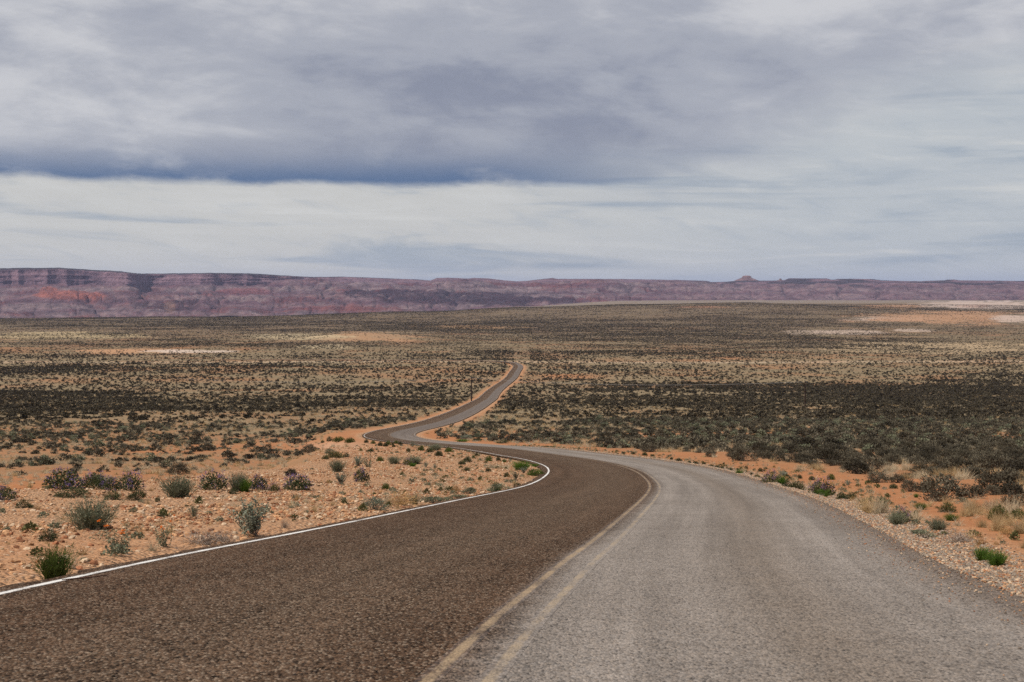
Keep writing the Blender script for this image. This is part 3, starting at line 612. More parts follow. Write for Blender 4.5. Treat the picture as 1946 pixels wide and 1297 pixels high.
def plant(kind, x, y, z, w, h, label, group=None, name=None):
    """one plant: an Empty at its foot with its foliage, stems and flowers as parts"""
    parts = KIND[kind][int(pick.integers(0, len(KIND[kind])))]
    top = max(v.co.z for nm, me in parts[:1] for v in me.vertices) if (kind, parts[0][1].name) not in SINGLE else SINGLE[(kind, parts[0][1].name)]
    SINGLE[(kind, parts[0][1].name)] = top
    if (kind, parts[0][1].name, 'w') not in SINGLE:
        xs = np.array([v.co.x for v in parts[0][1].vertices]); SINGLE[(kind, parts[0][1].name, 'w')] = float(np.percentile(xs, 98) - np.percentile(xs, 2))
    sw = w / SINGLE[(kind, parts[0][1].name, 'w')]
    e = put(name or NAMES[kind], None, None, (x, y, z), pick.uniform(0, 6.28), (sw, sw, h / top)); e.empty_display_size = .2
    for nm, me in parts:
        o = put(nm, me, e)
        if nm == 'flowers': o['kind'] = 'stuff'
    tag(e, label, CATS.get(kind, "shrub"), group); return e
taken = []
def at(kind, bx, by, w, h, label, group=None):
    x, y, z = spot(bx, by); k = y / F; taken.append((x, y, w * k * .5)); return plant(kind, x, y, z - .01, w * k, h * k * 1.06, label, group)

# the plants one can point at: (kind, foot column, foot row, width, height, label)
for a in [
 ('fine', 104, 1103, 66, 72, "bushy olive green shrub rooted against the white edge line"), ('greybush', 172, 1007, 96, 66, "largest grey green bush on the gravel shelf"),
 ('mallow', 228, 1040, 68, 48, "straggly orange flowered plant right of the largest grey green bush"), ('greensage', 92, 1029, 40, 28, "small leafy green plant above the olive green shrub"),
 ('greensage', 47, 966, 32, 19, "small dark leafy plant near the left frame edge below purple flowers"), ('greysage', 13, 1010, 13, 11, "tiny grey green sprig at the left frame edge"),
 ('purple', 6, 951, 44, 27, "purple flowering plant cut by the left frame edge"), ('greysage', 159, 1066, 17, 9, "tiny blue grey cushion between the olive shrub and the edge line"),
 ('greysage', 254, 973, 13, 11, "tiny grey sprig beside a pale stone right of the largest bush"), ('purple', 120, 930, 62, 40, "widest clump of purple flowers on the shelf crest"),
 ('greensage', 138, 944, 66, 20, "dark leafy mat below the widest purple clump"), ('purple', 178, 930, 44, 32, "second purple clump from the left on the crest"), ('greybush', 190, 926, 26, 28, "grey green upright bush among the purple clumps"),
 ('purple', 212, 932, 32, 26, "third purple clump beside the upright grey bush"), ('greensage', 214, 950, 36, 20, "leafy green plant under the third purple clump"), ('purple', 247, 932, 42, 35, "purple clump standing alone left of the rounded grey bush"),
 ('greensage', 261, 951, 32, 22, "dark leafy plant in front of the lone purple clump"), ('greybush', 339, 945, 62, 47, "rounded grey bush with a dark foot in mid shelf"), ('purple', 406, 931, 46, 35, "purple clump right of the rounded grey bush"),
 ('greybush', 452, 934, 34, 40, "grey bush with a bright green neighbour on the crest"), ('vivid', 466, 936, 22, 28, "bright green tuft beside the grey crest bush"), ('purple', 491, 931, 32, 28, "purple clump right of the bright green tuft"),
 ('greensage', 444, 939, 20, 14, "dark little plant at the foot of the grey crest bush"), ('mauve', 521, 934, 20, 16, "small faded mauve flower plant between two purple clumps"), ('purple', 566, 932, 48, 30, "rightmost wide purple clump on the crest"),
 ('sage', 553, 904, 24, 15, "small black green sagebrush behind the rightmost purple clump"), ('salt', 482, 1019, 76, 72, "tall silvery leaved bush nearest the white line"), ('twig', 388, 1034, 84, 36, "low grey brown dead brush beside the silvery bush"),
 ('twig', 425, 1030, 44, 26, "low end of the dead brush at the silvery bush"), ('mallow', 311, 1040, 44, 52, "orange flowered plant at the left end of the dead brush"), ('saltgreen', 368, 986, 18, 30, "slim leafy stalk in mid shelf above the dead brush"),
 ('greensage', 299, 955, 9, 13, "tiny dark sprig left of the rounded grey bush"), ('greensage', 305, 984, 18, 13, "flat dark sprig in the middle of the shelf"), ('twig', 541, 1004, 16, 20, "dead twig standing right of the silvery bush"),
 ('vivid', 403, 1046, 10, 6, "tiny green sprout at the asphalt edge"), ('salt', 648, 920, 23, 24, "round silver bush left of the lone purple flowered bush"), ('purple', 687, 916, 27, 27, "lone purple flowered bush on bare gravel"),
 ('greenball', 733, 930, 14, 13, "lone dark green ball shrub in front of the purple flowered bush"), ('greybush', 641, 897, 28, 26, "wispy grey bush behind the round silver bush"), ('salt', 679, 886, 22, 20, "round pale silver bush, back row of the shelf"),
 ('mallow', 700, 888, 22, 25, "thin stalky plant right of the back row silver bush"), ('greenball', 722, 877, 13, 10, "dark green ball shrub in the back row of the shelf"), ('greybush', 749, 882, 24, 17, "grey green bush in the back row right of the ball shrub"),
 ('greybush', 786, 882, 32, 18, "widest grey bush of the shelf back row"), ('mauve', 775, 884, 18, 12, "pink tinged plant at the foot of the widest back row bush"), ('vivid', 784, 887, 13, 8, "green tuft under the widest back row bush"),
 ('salt', 809, 889, 9, 13, "thin silver stalk right of the back row bushes"), ('salt', 826, 892, 9, 11, "second thin silver stalk right of the back row"),
 ('silversage', 712, 969, 40, 26, "low silver mat left of the big tan tumbleweed"), ('palepuff', 735, 960, 26, 30, "pale straw puff touching the big tan tumbleweed"), ('tan', 763, 961, 58, 34, "big tan tumbleweed beside the near white line"),
 ('greybush', 788, 960, 18, 24, "grey bush at the right end of the big tumbleweed"), ('greysage', 826, 957, 56, 13, "low grey green mat hugging the near white line"), ('greysage', 866, 950, 40, 11, "second low mat along the near white line"),
 ('palepuff', 849, 932, 22, 13, "pale puff of dry grass left of the brown tumbleweed"), ('tan', 867, 936, 17, 17, "small brown tumbleweed on the inside of the bend"), ('greysage', 892, 939, 26, 14, "low grey plant right of the brown tumbleweed"),
 ('greysage', 950, 936, 44, 18, "wide low grey bush near the tip of the bend"), ('vivid', 945, 936, 14, 12, "green heart of the wide low bush near the bend tip"), ('greensage', 983, 927, 13, 11, "small bush between the wide low bush and the white line"),
 ('saltgreen', 980, 912, 13, 18, "upright leafy plant inside the bend tip"), ('ball', 963, 907, 11, 10, "dark ball shrub left of the upright plant in the bend"), ('ball', 928, 897, 11, 9, "dark ball shrub among tan grass inside the bend"),
 ('ball', 887, 896, 11, 9, "dark ball shrub in the open gravel of the bend"), ('ball', 878, 883, 13, 9, "lower of two touching ball shrubs inside the bend"), ('ball', 889, 879, 13, 13, "upper of two touching ball shrubs inside the bend"),
 ('greenball', 929, 877, 12, 11, "green ball shrub by the far white line of the bend"), ('vivid', 990, 894, 32, 19, "bright green shrub with grass stems inside the bend tip"), ('salt', 995, 900, 12, 13, "small grey plant below the bright green shrub of the bend"),
 ('greenball', 1018, 905, 32, 15, "wide green shrub closest to the tip of the bend"), ('vivid', 1017, 888, 16, 7, "low green strip behind the shrub at the bend tip"), ('buff', 935, 890, 26, 12, "tan grass inside the bend behind a dark ball shrub"),
 ('buff', 958, 891, 24, 11, "second tan grass patch inside the bend"), ('silversage', 886, 836, 22, 10, "silver sagebrush beyond the road above the bend"), ('greensage', 908, 839, 16, 6, "low green plant beside the silver sagebrush above the bend"),
 ('vivid', 878, 840, 24, 5, "strip of green weeds below the silver sagebrush"), ('greensage', 955, 843, 22, 7, "green weeds on the far kerb left of the dark sagebrush line"),
 ('sage', 588, 861, 28, 18, "dark sagebrush at the left end of the red clearing"), ('olive', 636, 870, 30, 13, "olive grassy mound in the red clearing"), ('greensage', 658, 869, 13, 9, "dark green plant right of the olive mound"),
 ('olive', 618, 873, 13, 8, "small olive plant left of the olive mound"), ('greysage', 628, 863, 18, 10, "grey plant behind the olive mound"), ('greensage', 627, 839, 13, 10, "green plant at the top of the red clearing"),
 ('greenball', 644, 840, 22, 11, "wide green shrub left of the hairpin"), ('greenball', 665, 842, 18, 11, "green shrub nearest the hairpin's outer edge"),
 # right side
 ('vivid', 1405, 905, 14, 14, "round green shrub on the right verge before the flowering thicket"), ('ball', 1445, 897, 9, 8, "small ball shrub on red sand above the right verge"), ('olive', 1439, 912, 14, 11, "brownish shrub at the left end of the verge thicket"),
 ('mauve', 1464, 923, 32, 26, "dark bush with pinkish tops in the verge thicket"), ('vivid', 1486, 923, 18, 20, "vivid green bush in the middle of the verge thicket"), ('silversage', 1487, 905, 17, 11, "silver tuft behind the verge thicket"),
 ('greensage', 1496, 932, 22, 22, "dark green bush right of the vivid one in the thicket"), ('olive', 1514, 934, 30, 20, "brown green bush ending the verge thicket on the right"), ('ball', 1519, 910, 10, 9, "left of three ball shrubs on the red sand strip"),
 ('ball', 1543, 913, 11, 9, "middle of three ball shrubs on the red sand strip"), ('greenball', 1579, 912, 14, 12, "largest ball shrub on the red sand strip"), ('salt', 1611, 923, 13, 13, "pale grey tuft on the red sand strip"),
 ('mauve', 1562, 944, 44, 32, "pinkish grey flowering bush on the right verge"), ('vivid', 1562, 947, 24, 19, "green growth in front of the pinkish verge bush"), ('buff', 1559, 949, 17, 14, "small dry tuft at the foot of the pinkish verge bush"),
 ('ball', 1600, 949, 18, 14, "left half of a pair of green verge shrubs"), ('ball', 1618, 949, 18, 14, "right half of a pair of green verge shrubs"), ('straw', 1648, 976, 42, 42, "tall golden grass clump on the right verge"),
 ('buff', 1674, 977, 40, 40, "tall pale grass clump right of the golden one"), ('greybush', 1704, 998, 38, 32, "grey green bush in the verge grass"), ('mauve', 1716, 994, 30, 28, "mauve tinged plant behind the grey green verge bush"),
 ('buff', 1738, 990, 44, 30, "pale grass behind the grey green verge bush"), ('fine', 1750, 969, 24, 15, "green grassy plant at the edge of the red sand"), ('olive', 1801, 974, 30, 20, "brown cushion shrub under the big dark sagebrush"),
 ('greybush', 1783, 1008, 40, 28, "grey bush with pink tips in the verge grass"), ('greysage', 1752, 1025, 56, 20, "low dark mat at the gravel's edge"), ('twig', 1826, 1030, 50, 27, "dead grey bush in the verge grass"), ('fine', 1808, 990, 26, 16, "thin green grass beside the brown cushion shrub"),
 ('vivid', 1868, 1066, 34, 30, "left half of the bright green shrub by the gravel"), ('vivid', 1894, 1076, 40, 32, "right half of the bright green shrub by the gravel"), ('greenball', 1898, 989, 34, 30, "green ball shrub with a brown base beside the straw grass"),
 ('greenball', 1936, 987, 32, 22, "green ball shrub at the right frame edge"), ('tan', 1913, 1016, 28, 20, "round brown tumbleweed in the straw grass"),
 ('sage', 1788, 953, 84, 52, "biggest dark sagebrush on the right"), ('sage', 1846, 947, 44, 27, "dark sagebrush touching the biggest one's right side"), ('sage', 1729, 935, 30, 27, "dark sagebrush left of the biggest one"), ('sage', 1758, 936, 34, 24, "dark sagebrush tucked behind the biggest one"),
 ('sage', 1886, 941, 30, 23, "dark sagebrush left of the pair near the right frame edge"), ('sage', 1922, 941, 44, 25, "dark sagebrush behind the green ball shrubs"), ('twig', 1881, 968, 32, 21, "grey dead shrub left of the green ball shrubs"),
 ('sage', 1926, 968, 48, 36, "big dark sagebrush cut by the right frame edge"), ('sage', 1849, 907, 46, 21, "wide dark sagebrush above a patch of bare red sand"), ('sage', 1917, 914, 44, 21, "wide dark sagebrush at the right above bare sand"),
 ('sage', 1666, 918, 42, 23, "dark sagebrush clump on the edge of the red strip"), ('sage', 1706, 918, 30, 19, "dark sagebrush right of the clump on the red strip's edge"), ('ball', 1698, 929, 15, 10, "little dark ball below the sagebrush clump"), ('vivid', 1741, 946, 9, 9, "tiny green tuft left of the biggest sagebrush"),
]: at(*a)
for i, (bx, by, w, h) in enumerate([(709,844,9,7),(723,848,9,9),(733,849,9,9),(738,846,9,9),(746,846,6,5),(748,850,6,5),(753,844,9,7),(761,846,8,7),(776,859,8,8),(800,857,12,10),(817,860,14,9),(834,867,14,11),(853,860,15,11),(700,860,8,6),(706,859,8,8),(686,857,6,5),(613,842,7,5),(696,842,8,8),(900,872,7,8),(905,868,8,8),(947,876,8,9),(958,880,9,8)]):
    at('ball' if i % 3 else 'greenball', bx, by, w, h, "small dark ball shrub dotted along the far lane's inner white line", "ball shrubs along the far lane")
at('salt', 784, 850, 10, 13, "silver stalky plant overlapping the far lane"); at('greybush', 828, 856, 22, 14, "grey green bush beside the far white line")
for bx, by, w, h in [(1418,892,7,7),(1338,883,7,5),(1310,881,7,6),(1322,884,10,8),(1290,877,10,7),(1276,874,6,5),(1371,893,10,8),(1388,897,11,9),(1362,890,8,6),(1352,888,9,6),(1428,903,6,6),(1240,868,8,5),(1225,866,10,7),(1203,864,9,6),(1184,863,7,5)]:
    at('ball', bx, by, w, h, "small green tuft in the row along the outer road edge", "tufts along the outer road edge")
gr2 = np.random.default_rng(5)
for i in range(62):
    bx = gr2.uniform(1790, 1990); by = gr2.uniform(962, 1062)
    if (bx - 1790) / 200 * 100 + 958 < by - 8 or (by > 1030 and bx < 1880): continue
    w = gr2.uniform(24, 42); at('straw' if gr2.random() < .65 else 'buff', bx, by, w, w * gr2.uniform(.7, 1.0), "tuft in the field of straw grass at the right frame edge", "straw grass at the right frame edge")
taken = np.array(taken)

# ------------------------------------------------------------------ the brush of the valley
srcs = {}
def source(name, variants):
    c = bpy.data.collections.new(name)
    for k, parts in enumerate(variants):
        o = bpy.data.objects.new(f"{name}_{k:02d}", parts[0][1]); c.objects.link(o)
    return c
def far_leaf(r, n, L, mat, fl=.62):
    nc = 9; c = dome(r, nc, .5, .85, fl); i = r.integers(0, nc, n); p = c[i] + r.normal(size=(n, 3)) * np.array([.11, .11, .07]); p[:, 2] = np.maximum(p[:, 2] - L * .4, -.05)
    return [mk("foliage", leaves(r, p, p * np.array([1, 1, .5]) + r.normal(size=(n, 3)) * .3 + np.array([0, 0, .15]), L * r.uniform(.7, 1.2, n), L * .75), M[mat])]
def stuff(name, P, rot, scl, src, label):
    me = bpy.data.meshes.new(name); me.vertices.add(len(P)); me.vertices.foreach_set('co', np.asarray(P, np.float32).ravel())
    for an, ty, D_, key in (('rot', 'FLOAT_VECTOR', rot, 'vector'), ('scl', 'FLOAT_VECTOR', scl, 'vector')):
        a = me.attributes.new(an, ty, 'POINT'); a.data.foreach_set(key, np.asarray(D_, np.float32).ravel())
    a = me.attributes.new('pick', 'INT', 'POINT'); a.data.foreach_set('value', rng.integers(0, len(src.objects), len(P)).astype(np.int32))
    o = tag(put(name, me), label, None, None, "stuff")
    ng = bpy.data.node_groups.new(name, 'GeometryNodeTree'); ng.interface.new_socket('Geometry', in_out='INPUT', socket_type='NodeSocketGeometry'); ng.interface.new_socket('Geometry', in_out='OUTPUT', socket_type='NodeSocketGeometry')
    N, Lk = ng.nodes, ng.links; gi = N.new('NodeGroupInput'); go = N.new('NodeGroupOutput')
    m2p = N.new('GeometryNodeMeshToPoints'); iop = N.new('GeometryNodeInstanceOnPoints'); ci = N.new('GeometryNodeCollectionInfo')
    ci.inputs['Collection'].default_value = src; ci.inputs['Separate Children'].default_value = True; ci.inputs['Reset Children'].default_value = True
    def na_(n, ty): q = N.new('GeometryNodeInputNamedAttribute'); q.data_type = ty; q.inputs['Name'].default_value = n; return q.outputs[0]
    Lk.new(gi.outputs[0], m2p.inputs[0]); Lk.new(m2p.outputs[0], iop.inputs['Points']); Lk.new(ci.outputs[0], iop.inputs['Instance']); iop.inputs['Pick Instance'].default_value = True
    Lk.new(na_('pick', 'INT'), iop.inputs['Instance Index']); Lk.new(na_('rot', 'FLOAT_VECTOR'), iop.inputs['Rotation']); Lk.new(na_('scl', 'FLOAT_VECTOR'), iop.inputs['Scale']); Lk.new(iop.outputs[0], go.inputs[0])
    md = o.modifiers.new('set_out', 'NODES'); md.node_group = ng; return o
def sow(y0, y1, n_per, spread=.56):
    n = int(n_per * spread * (y1 * y1 - y0 * y0)); y = np.sqrt(rng.uniform(y0 * y0, y1 * y1, n)); x = rng.uniform(-spread, spread, n) * y; return x, y, ground(x, y)
def rots(n): r_ = np.zeros((n, 3)); r_[:, 2] = rng.uniform(0, 6.283, n); return r_
def clear_of(x, y):
    if not len(x): return x > 0
    ok = np.ones(len(x), bool); near = np.where(y < 260)[0]
    if len(near): d = np.sqrt((x[near, None] - taken[None, :, 0]) ** 2 + (y[near, None] - taken[None, :, 1]) ** 2) - taken[None, :, 2]; ok[near] = d.min(1) > .25
    return ok
XS, YS, ZS, WS = [], [], [], []
for y0, y1, npm, w0, w1 in ((22, 140, .68, .55, 1.35), (140, 300, .74, .6, 1.4), (300, 600, .50, .7, 1.5), (600, 1200, .33, .6, 1.8), (1200, 2000, .18, .8, 1.9), (2000, 3200, .11, 1.0, 2.2), (3200, 5600, .036, 1.3, 2.8)):
    x, y, z = sow(y0, y1, npm, .56 if y1 < 2500 else .47)
    cov = brush_cover(x, y, z); ro = road_off(x, y); nn = fbm(x / 22, y / 22, 201, 4) * 1.9 + fbm(x / 110, y / 110, 203, 3) * 2.4 + (fbm(x / 5, y / 5, 207, 3) * 1.6 if y1 < 400 else 0)
    pr = np.clip(cov * (1 + nn * (1.5 - cov)), 0, 1) ** (1.15 if y1 < 1100 else 1.7)
    pr = np.minimum(pr, .82) * (np.clip(1 + fbm(x / 7, y / 7, 211, 3) * 2.2, .15, 1.2) if y1 < 700 else 1)
    if y1 > 300: pr = np.maximum(pr, np.clip(.13 + .5 * fbm(x / 9, y / 9, 209, 3), .02, 1) * (cov > .06))
    pr *= np.where(ro > 0, np.where(y > 180, sst(5, 8.5, ro), sst(7, 12, ro)), np.where(y > 180, sst(5, 8.5, -ro), sst(6, 11, -ro))) * np.where((ro < 0) & (y < 225), sst(2, 9, shelf_x(np.clip(y, -60, 400)) - x), 1)
    pr *= np.where((x > 2) & (x < 17) & (y > 1190) & (y < 1600), .25, 1)
    for a, b_, w_, h_, c_, s_ in PATCH[:8]:
        if y1 > 700: pr *= 1 - .7 * np.exp(-(((CX + F * x / y - a) / w_) ** 2 + ((HY - F * z / y - b_) / h_) ** 2) * .8)
    k = (rng.random(len(x)) < pr) & clear_of(x, y)
    XS.append(x[k]); YS.append(y[k]); ZS.append(z[k]); WS.append((w0 + (w1 - w0) * rng.random(k.sum()) ** 2.2) * rng.choice([1, .6, 1.25], k.sum(), p=[.6, .28, .12]))
XS, YS, ZS, WS = map(np.concatenate, (XS, YS, ZS, WS)); HS = WS * rng.uniform(.50, .78, len(WS)); HS[YS > 1500] *= .6
o_ = np.argsort(YS - WS * 25); XS, YS, ZS, WS, HS = (a[o_] for a in (XS, YS, ZS, WS, HS))
infr = np.abs(XS) < .375 * YS
near = np.where(infr)[0][:285]; rest = np.ones(len(XS), bool); rest[near] = False
for i in near:
    left = XS[i] < cx(min(YS[i], 1100))
    kd = 'sage' if not left else ('sage' if rng.random() < .62 else 'greysage' if rng.random() < .5 else 'silversage')
    pxi = CX + F * XS[i] / YS[i]; big = "large" if WS[i] > .8 else "small"
    where = ("scattered over the red ground left beyond the gravel shelf" if left else "near the right frame edge behind the straw grass" if pxi > 1700 else "along the front above the red sand strip"
             if pxi > 1450 else "behind the tufts of the outer road edge" if pxi > 1200 else "beyond the far lane above the bend")
    look = {'sage': "dark", 'greysage': "grey green", 'silversage': "silvery"}[kd]
    plant(kd, XS[i], YS[i], ZS[i] - .03, WS[i], HS[i], f"{big} {look} sagebrush {where}", f"{big} {look} sagebrush {where}", "sagebrush")
def lay(sel, name, variants, label):
    n = int(sel.sum()); s = np.stack([WS[sel] * 1.05, WS[sel] * 1.05, HS[sel] * 1.55], 1); p = np.stack([XS[sel], YS[sel], ZS[sel] - .03], 1)
    stuff(name, p, rots(n), s, source(name + "_source", variants), label)
lay(rest & (YS < 300), "sagebrush_cover", [far_leaf(rs(300 + i), 260, .15, 'sage' if i % 9 else 'greygreen') for i in range(9)], "dark sagebrush covering the middle slope")
lay(rest & (YS >= 300) & (YS < 1200), "valley_brush", [far_leaf(rs(320 + i), 60, .30, 'sage_far' if i % 8 else 'sage') for i in range(8)], "dark low brush speckling the valley floor")
lay(rest & (YS >= 1200), "distant_brush", [far_leaf(rs(340 + i), 26, .42, 'sage_far') for i in range(6)], "dark brush bands on the distant plain, partly standing in for cloud shadow")  # real brush, thickened so its dark colour imitates cloud shadow bands

# dry grass between the brush
x, y, z = sow(24, 200, .75); ro = road_off(x, y); g = fbm(x / 14, y / 14, 221, 4)
pr = np.clip(.38 + g * 1.8 + .3 * (x > 0) * sst(60, 160, y), 0, 1) * sst(6, 10, np.abs(ro)) * np.where((ro < 0) & (y < 225), sst(-1, 4, shelf_x(np.clip(y, -60, 400)) - x), 1)
k = (rng.random(len(x)) < pr) & clear_of(x, y); x, y, z = x[k], y[k], z[k]; o_ = np.argsort(y); x, y, z = x[o_], y[o_], z[o_]
x2, y2, z2 = sow(200, 620, .5); ro = road_off(x2, y2); g2 = fbm(x2 / 30, y2 / 30, 223, 4); k = (rng.random(len(x2)) < np.clip(.5 + g2 * 1.8, 0, 1) * sst(5, 8, np.abs(ro)) * np.where((ro < 0) & (y2 < 225), sst(-1, 4, shelf_x(np.clip(y2, -60, 400)) - x2), 1))
infr = np.where(np.abs(x) < .37 * y)[0][:110]
gs = rng.uniform(.35, .75, len(x))
for i in infr:
    lf = x[i] < cx(y[i])
    plant('straw' if rng.random() < .4 else 'buff', x[i], y[i], z[i] - .02, gs[i], gs[i] * rng.uniform(.5, .8), "dry grass tuft on the red ground beyond the gravel shelf" if lf else "dry grass tuft among the front sagebrush right of the road", "grass beyond the shelf" if lf else "grass among the right sagebrush")
k = np.ones(len(x), bool); k[infr] = False
P = np.concatenate([np.stack([x[k], y[k], z[k] - .02], 1), np.stack([x2, y2, z2 - .02], 1)[rng.random(len(x2)) < np.clip(.5 + g2 * 1.8, 0, 1) * sst(5, 8, np.abs(ro)) * np.where((ro < 0) & (y2 < 225), sst(-1, 4, shelf_x(np.clip(y2, -60, 400)) - x2), 1)]])
s = np.concatenate([gs[k], rng.uniform(.5, 1.1, len(P) - k.sum())]); S = np.stack([s, s, s * rng.uniform(.6, .95, len(s))], 1)
stuff("dry_grass", P, rots(len(P)), S, source("dry_grass_source", [p_grass(rs(360 + i), 'straw' if i % 3 == 0 else 'buff', 46, .7, .7, .05) for i in range(6)]), "straw coloured grass tufts between the brush")

# small weeds right by the road
wd = []
for _ in range(3400):
    yv = rng.uniform(9, 140); side = rng.choice([-1, 1], p=[.55, .45]); off = side * (4.3 + abs(rng.normal(0, 3.4 if side < 0 else 1.4))); xv = float(cx(yv)) + off; wd.append((xv, yv))
wd = np.array(wd); wz = ground(wd[:, 0], wd[:, 1]); ok = clear_of(wd[:, 0], wd[:, 1]) & (np.abs(road_off(wd[:, 0], wd[:, 1])) > 4.25); s = .05 + .2 * rng.random(ok.sum()) ** 2
stuff("weeds", np.stack([wd[ok, 0], wd[ok, 1], wz[ok]], 1), rots(ok.sum()), np.stack([s, s, s], 1), source("weeds_source", [p_grass(rs(380), 'buff', 60, .9, .8, .03), p_grass(rs(381), 'straw', 50, .9, .8, .03), far_leaf(rs(382), 90, .2, 'greygreen'), far_leaf(rs(383), 90, .2, 'olive'), p_grass(rs(384), 'tan', 50, 1.2, .7, .03), p_twig(rs(385), 60), p_grass(rs(386), 'buff', 30, 1.6, 1.2, .02)]), "tiny dry weeds scattered along both verges")

# ------------------------------------------------------------------ stones and gravel
import bmesh
def stone_mesh(name, seed, mat):
    bm = bmesh.new(); bmesh.ops.create_icosphere(bm, subdivisions=1, radius=.5); q = random.Random(seed)
    ax = [q.uniform(.8, 1.25), q.uniform(.7, 1.1), q.uniform(.45, .8)]
    for v in bm.verts: k = q.uniform(.78, 1.15); v.co = Vector((v.co.x * ax[0] * k, v.co.y * ax[1] * k, v.co.z * ax[2] * k))
    me = bpy.data.meshes.new(name); bm.to_mesh(me); bm.free(); me.materials.append(mat); return me
stone_m = [leafy("stone_a", (.39, .225, .12), (.29, .145, .072), 0, .4, 2), leafy("stone_b", (.47, .345, .235), (.35, .24, .155), 0, .25, 2), leafy("stone_c", (.27, .115, .055), (.19, .08, .042), 0, .4, 2), leafy("stone_d", (.25, .20, .155), (.14, .108, .085), 0, .4, 2)]
st_src = [[("stone", stone_mesh("stone", i, stone_m[(0, 0, 1, 2, 0, 2, 1, 0)[i % 8]]))] for i in range(12)]
gr_src = [[("stone", stone_mesh("stone", 40 + i, stone_m[(3, 0, 3, 3, 1, 3, 3, 2)[i % 8]]))] for i in range(10)]
n = 190000; y = np.exp(rng.uniform(math.log(8), math.log(110), n)); x = rng.uniform(-1, 0, n) * 24 + cx(y) - 3.8
k = (x > shelf_x(np.clip(y, -60, 400)) - 1) & (np.abs(x) < .60 * y) & (road_off(x, y) < -3.95); k &= rng.random(n) < np.clip(.5 + fbm(x / 2.5, y / 2.5, 241, 4) * 3.4, .05, 1); x, y = x[k], y[k]
s = .012 + .07 * rng.random(len(x)) ** 4.5 + .0004 * y
stuff("shelf_gravel", np.stack([x, y, ground(x, y) + s * .12], 1), rng.uniform(0, 6.28, (len(x), 3)) * np.array([.08, .08, 1]), np.stack([s, s, s * .8], 1) * 1.25, source("shelf_gravel_source", st_src), "orange and buff gravel chips over the shelf beside the road")
n = 84000; y = np.exp(rng.uniform(math.log(3.5), math.log(120), n)); off = 4.0 + rng.normal(0, .30, n); off = np.where(off < 3.6, 3.6 + rng.random(n) * .5, off); off = np.where(rng.random(n) < .10, 3.75 - np.abs(rng.normal(0, .3, n)), off); x = cx(y) + off
s = (.010 + .020 * rng.random(n) ** 2.5 + .0004 * y) * np.where(off < 3.6, .6, 1); z = np.where(road_off(x, y) < 3.88, prof(y) + .034, ground(x, y)); k = np.abs(x) < 2.5 * y
stuff("verge_gravel", np.stack([x, y, z + s * .1], 1)[k], (rng.uniform(0, 6.28, (n, 3)) * np.array([.08, .08, 1]))[k], (np.stack([s, s, s * .8], 1) * 1.25)[k], source("verge_gravel_source", gr_src), "pale loose gravel spilling over the right road edge")
for bx, by, w in [(60, 919, 13), (37, 1003, 15), (267, 974, 15), (129, 1040, 12), (167, 1041, 10), (376, 943, 8), (392, 977, 7), (567, 984, 9), (540, 1014, 9), (486, 942, 6), (540, 925, 8), (660, 1003, 10), (590, 998, 12), (833, 913, 6), (846, 913, 6), (640, 951, 7), (690, 949, 7), (1686, 997, 9), (264, 1024, 9), (28, 1092, 9), (215, 1052, 9), (590, 981, 8), (22, 1050, 10)]:
    x, y, z = spot(bx, by); k = y / F * w; o = put("stone", (st_src[2] if pick.random() < .7 else st_src[0])[0][1], None, (x, y, z + k * .08), pick.uniform(0, 6), (k, k, k * .8))
    tag(o, "pale stone lying among the gravel chips beside the road", "stone", "pale stones beside the road")
m_stick = flat("dry_stick", (.12, .06, .04))
def tube(pts, rad_, seg=6):
    pts = np.array(pts, float); tgt = unit(np.gradient(pts, axis=0)); a_ = unit(np.cross(tgt, np.array([.13, .2, 1.0]))); b2 = np.cross(tgt, a_); rad_ = np.broadcast_to(np.asarray(rad_, float), (len(pts),))
    an = np.linspace(0, 2 * np.pi, seg, endpoint=False)
    V = pts[:, None] + rad_[:, None, None] * (np.cos(an)[None, :, None] * a_[:, None] + np.sin(an)[None, :, None] * b2[:, None])
    return V.reshape(-1, 3), grid_faces(len(pts), seg, True)
pts = []
for bx, by in [(118, 1113), (140, 1111), (165, 1109), (188, 1106), (207, 1103)]:
    d = float(np.interp(-by, -(HY - F * prof(RAYD[RAYD < 1000]) / RAYD[RAYD < 1000]), RAYD[RAYD < 1000])); pts.append(((bx - CX) / F * d, d, float(prof(d)) + .045))
tag(put("dry_stick", mesh("dry_stick", *tube(pts, [.003, .006, .007, .006, .003]), m_stick)), "thin brown stick lying across the white line", "stick")

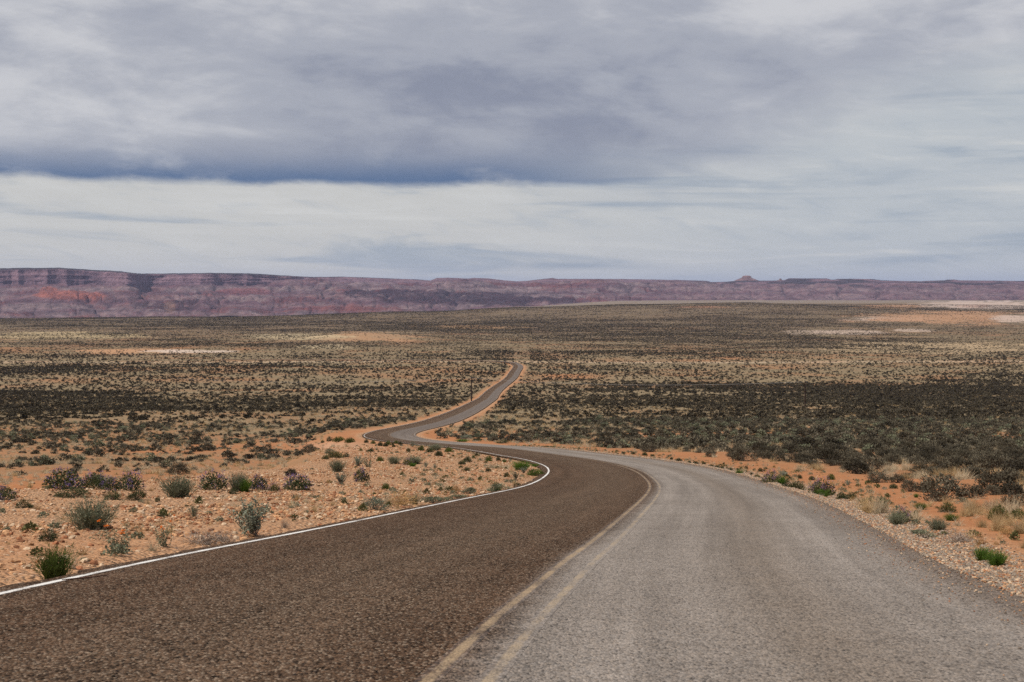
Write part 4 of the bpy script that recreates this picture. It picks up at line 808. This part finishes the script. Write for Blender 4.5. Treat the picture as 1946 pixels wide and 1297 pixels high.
# ------------------------------------------------------------------ power poles, wires and the far road signs
m_pole = flat("weathered_pole", (.055, .032, .022), (.03, .02, .016), 3); m_wire = flat("wire", (.35, .33, .31), None, 2, .5); m_ins = flat("insulator", (.22, .2, .18))
def box(cx_, sx): 
    v = np.array([[i, j, k] for i in (-.5, .5) for j in (-.5, .5) for k in (-.5, .5)]) * np.array(sx) + np.array(cx_)
    return v, np.array([[0, 1, 3, 2], [4, 6, 7, 5], [0, 4, 5, 1], [2, 3, 7, 6], [0, 2, 6, 4], [1, 5, 7, 3]])
tops = []
for bx, by, h_px, lab in ((336, 756, 38, "lone brown power pole in the pale grass left of the road"), (896, 764, 47, "power pole standing beside the far stretch of road"), (1530, 775, 51, "power pole in the dark brush right of the road")):
    x, y, z = spot(bx, by); H = h_px * y / F
    e = put("power_pole", None, None, (x, y, z - .3), R(38)); tag(e, lab, "pole", "power poles crossing the valley")
    put("pole", mesh("pole", *tube([(0, 0, 0), (0, 0, H * .5), (.02, 0, H + .3)], [.22, .19, .15], 8), m_pole), e)
    put("crossarm", mesh("crossarm", *box((0, .17, H - .25), (2.3, .12, .14)), m_pole), e)
    ins = mesh("insulator", *tube([(0, 0, 0), (0, 0, .12), (0, 0, .2)], [.05, .07, .04], 8), m_ins)
    for q in (-1.0, .6, 1.0): put("insulator", ins, e, (q, .17, H - .18))
    tops.append((x, y, z + H - .3))
wm = []
for a, b_ in zip(tops[:-1], tops[1:]):
    a, b_ = np.array(a), np.array(b_)
    for q in (-1.0, 1.0):
        o2 = np.array([q * math.cos(R(38)), q * math.sin(R(38)), 0]); wm.append(tube([a + (b_ - a) * u + o2 - np.array([0, 0, 4 * 1.6 * u * (1 - u)]) for u in np.linspace(0, 1, 25)], .016, 5))
tag(put("power_line", mesh("power_line", *join(wm), m_wire)), "thin pale power wires strung between the three poles", "wire")
m_sign = flat("sign_back", (.05, .045, .04), None, 3, .6); m_post = flat("sign_post", (.10, .09, .08))
for bx, by, w, h, lab in ((959, 689.5, 1.3, 1.3, "small dark road sign at the far turn"), (964.5, 694.5, 1.1, 1.0, "lower small road sign before the far turn")):
    x, y, z = spot(bx, by); e = tag(put("road_sign", None, None, (x, y, z)), lab, "sign")
    put("post", mesh("post", *tube([(0, 0, -.2), (0, 0, 1.2), (0, 0, 2.3)], .06, 6), m_post), e); put("panel", mesh("panel", *box((0, -.08, 1.8), (w, .04, h)), m_sign), e)

# ------------------------------------------------------------------ the dusty air
hm = bpy.data.materials.new("air"); hm.use_nodes = True; ht = hm.node_tree; ht.nodes.clear(); ho = ht.nodes.new('ShaderNodeOutputMaterial'); hv = ht.nodes.new('ShaderNodeVolumePrincipled')
hv.inputs['Color'].default_value = (.52, .62, .98, 1); hv.inputs['Density'].default_value = 1.7e-5; hv.inputs['Anisotropy'].default_value = .1; ht.links.new(hv.outputs[0], ho.inputs['Volume'])
v, f = box((0, 10000, 100), (140000, 140000, 800)); tag(put("haze", mesh("haze", v, f, hm)), "thin bluish haze over the whole valley", None, None, "stuff")
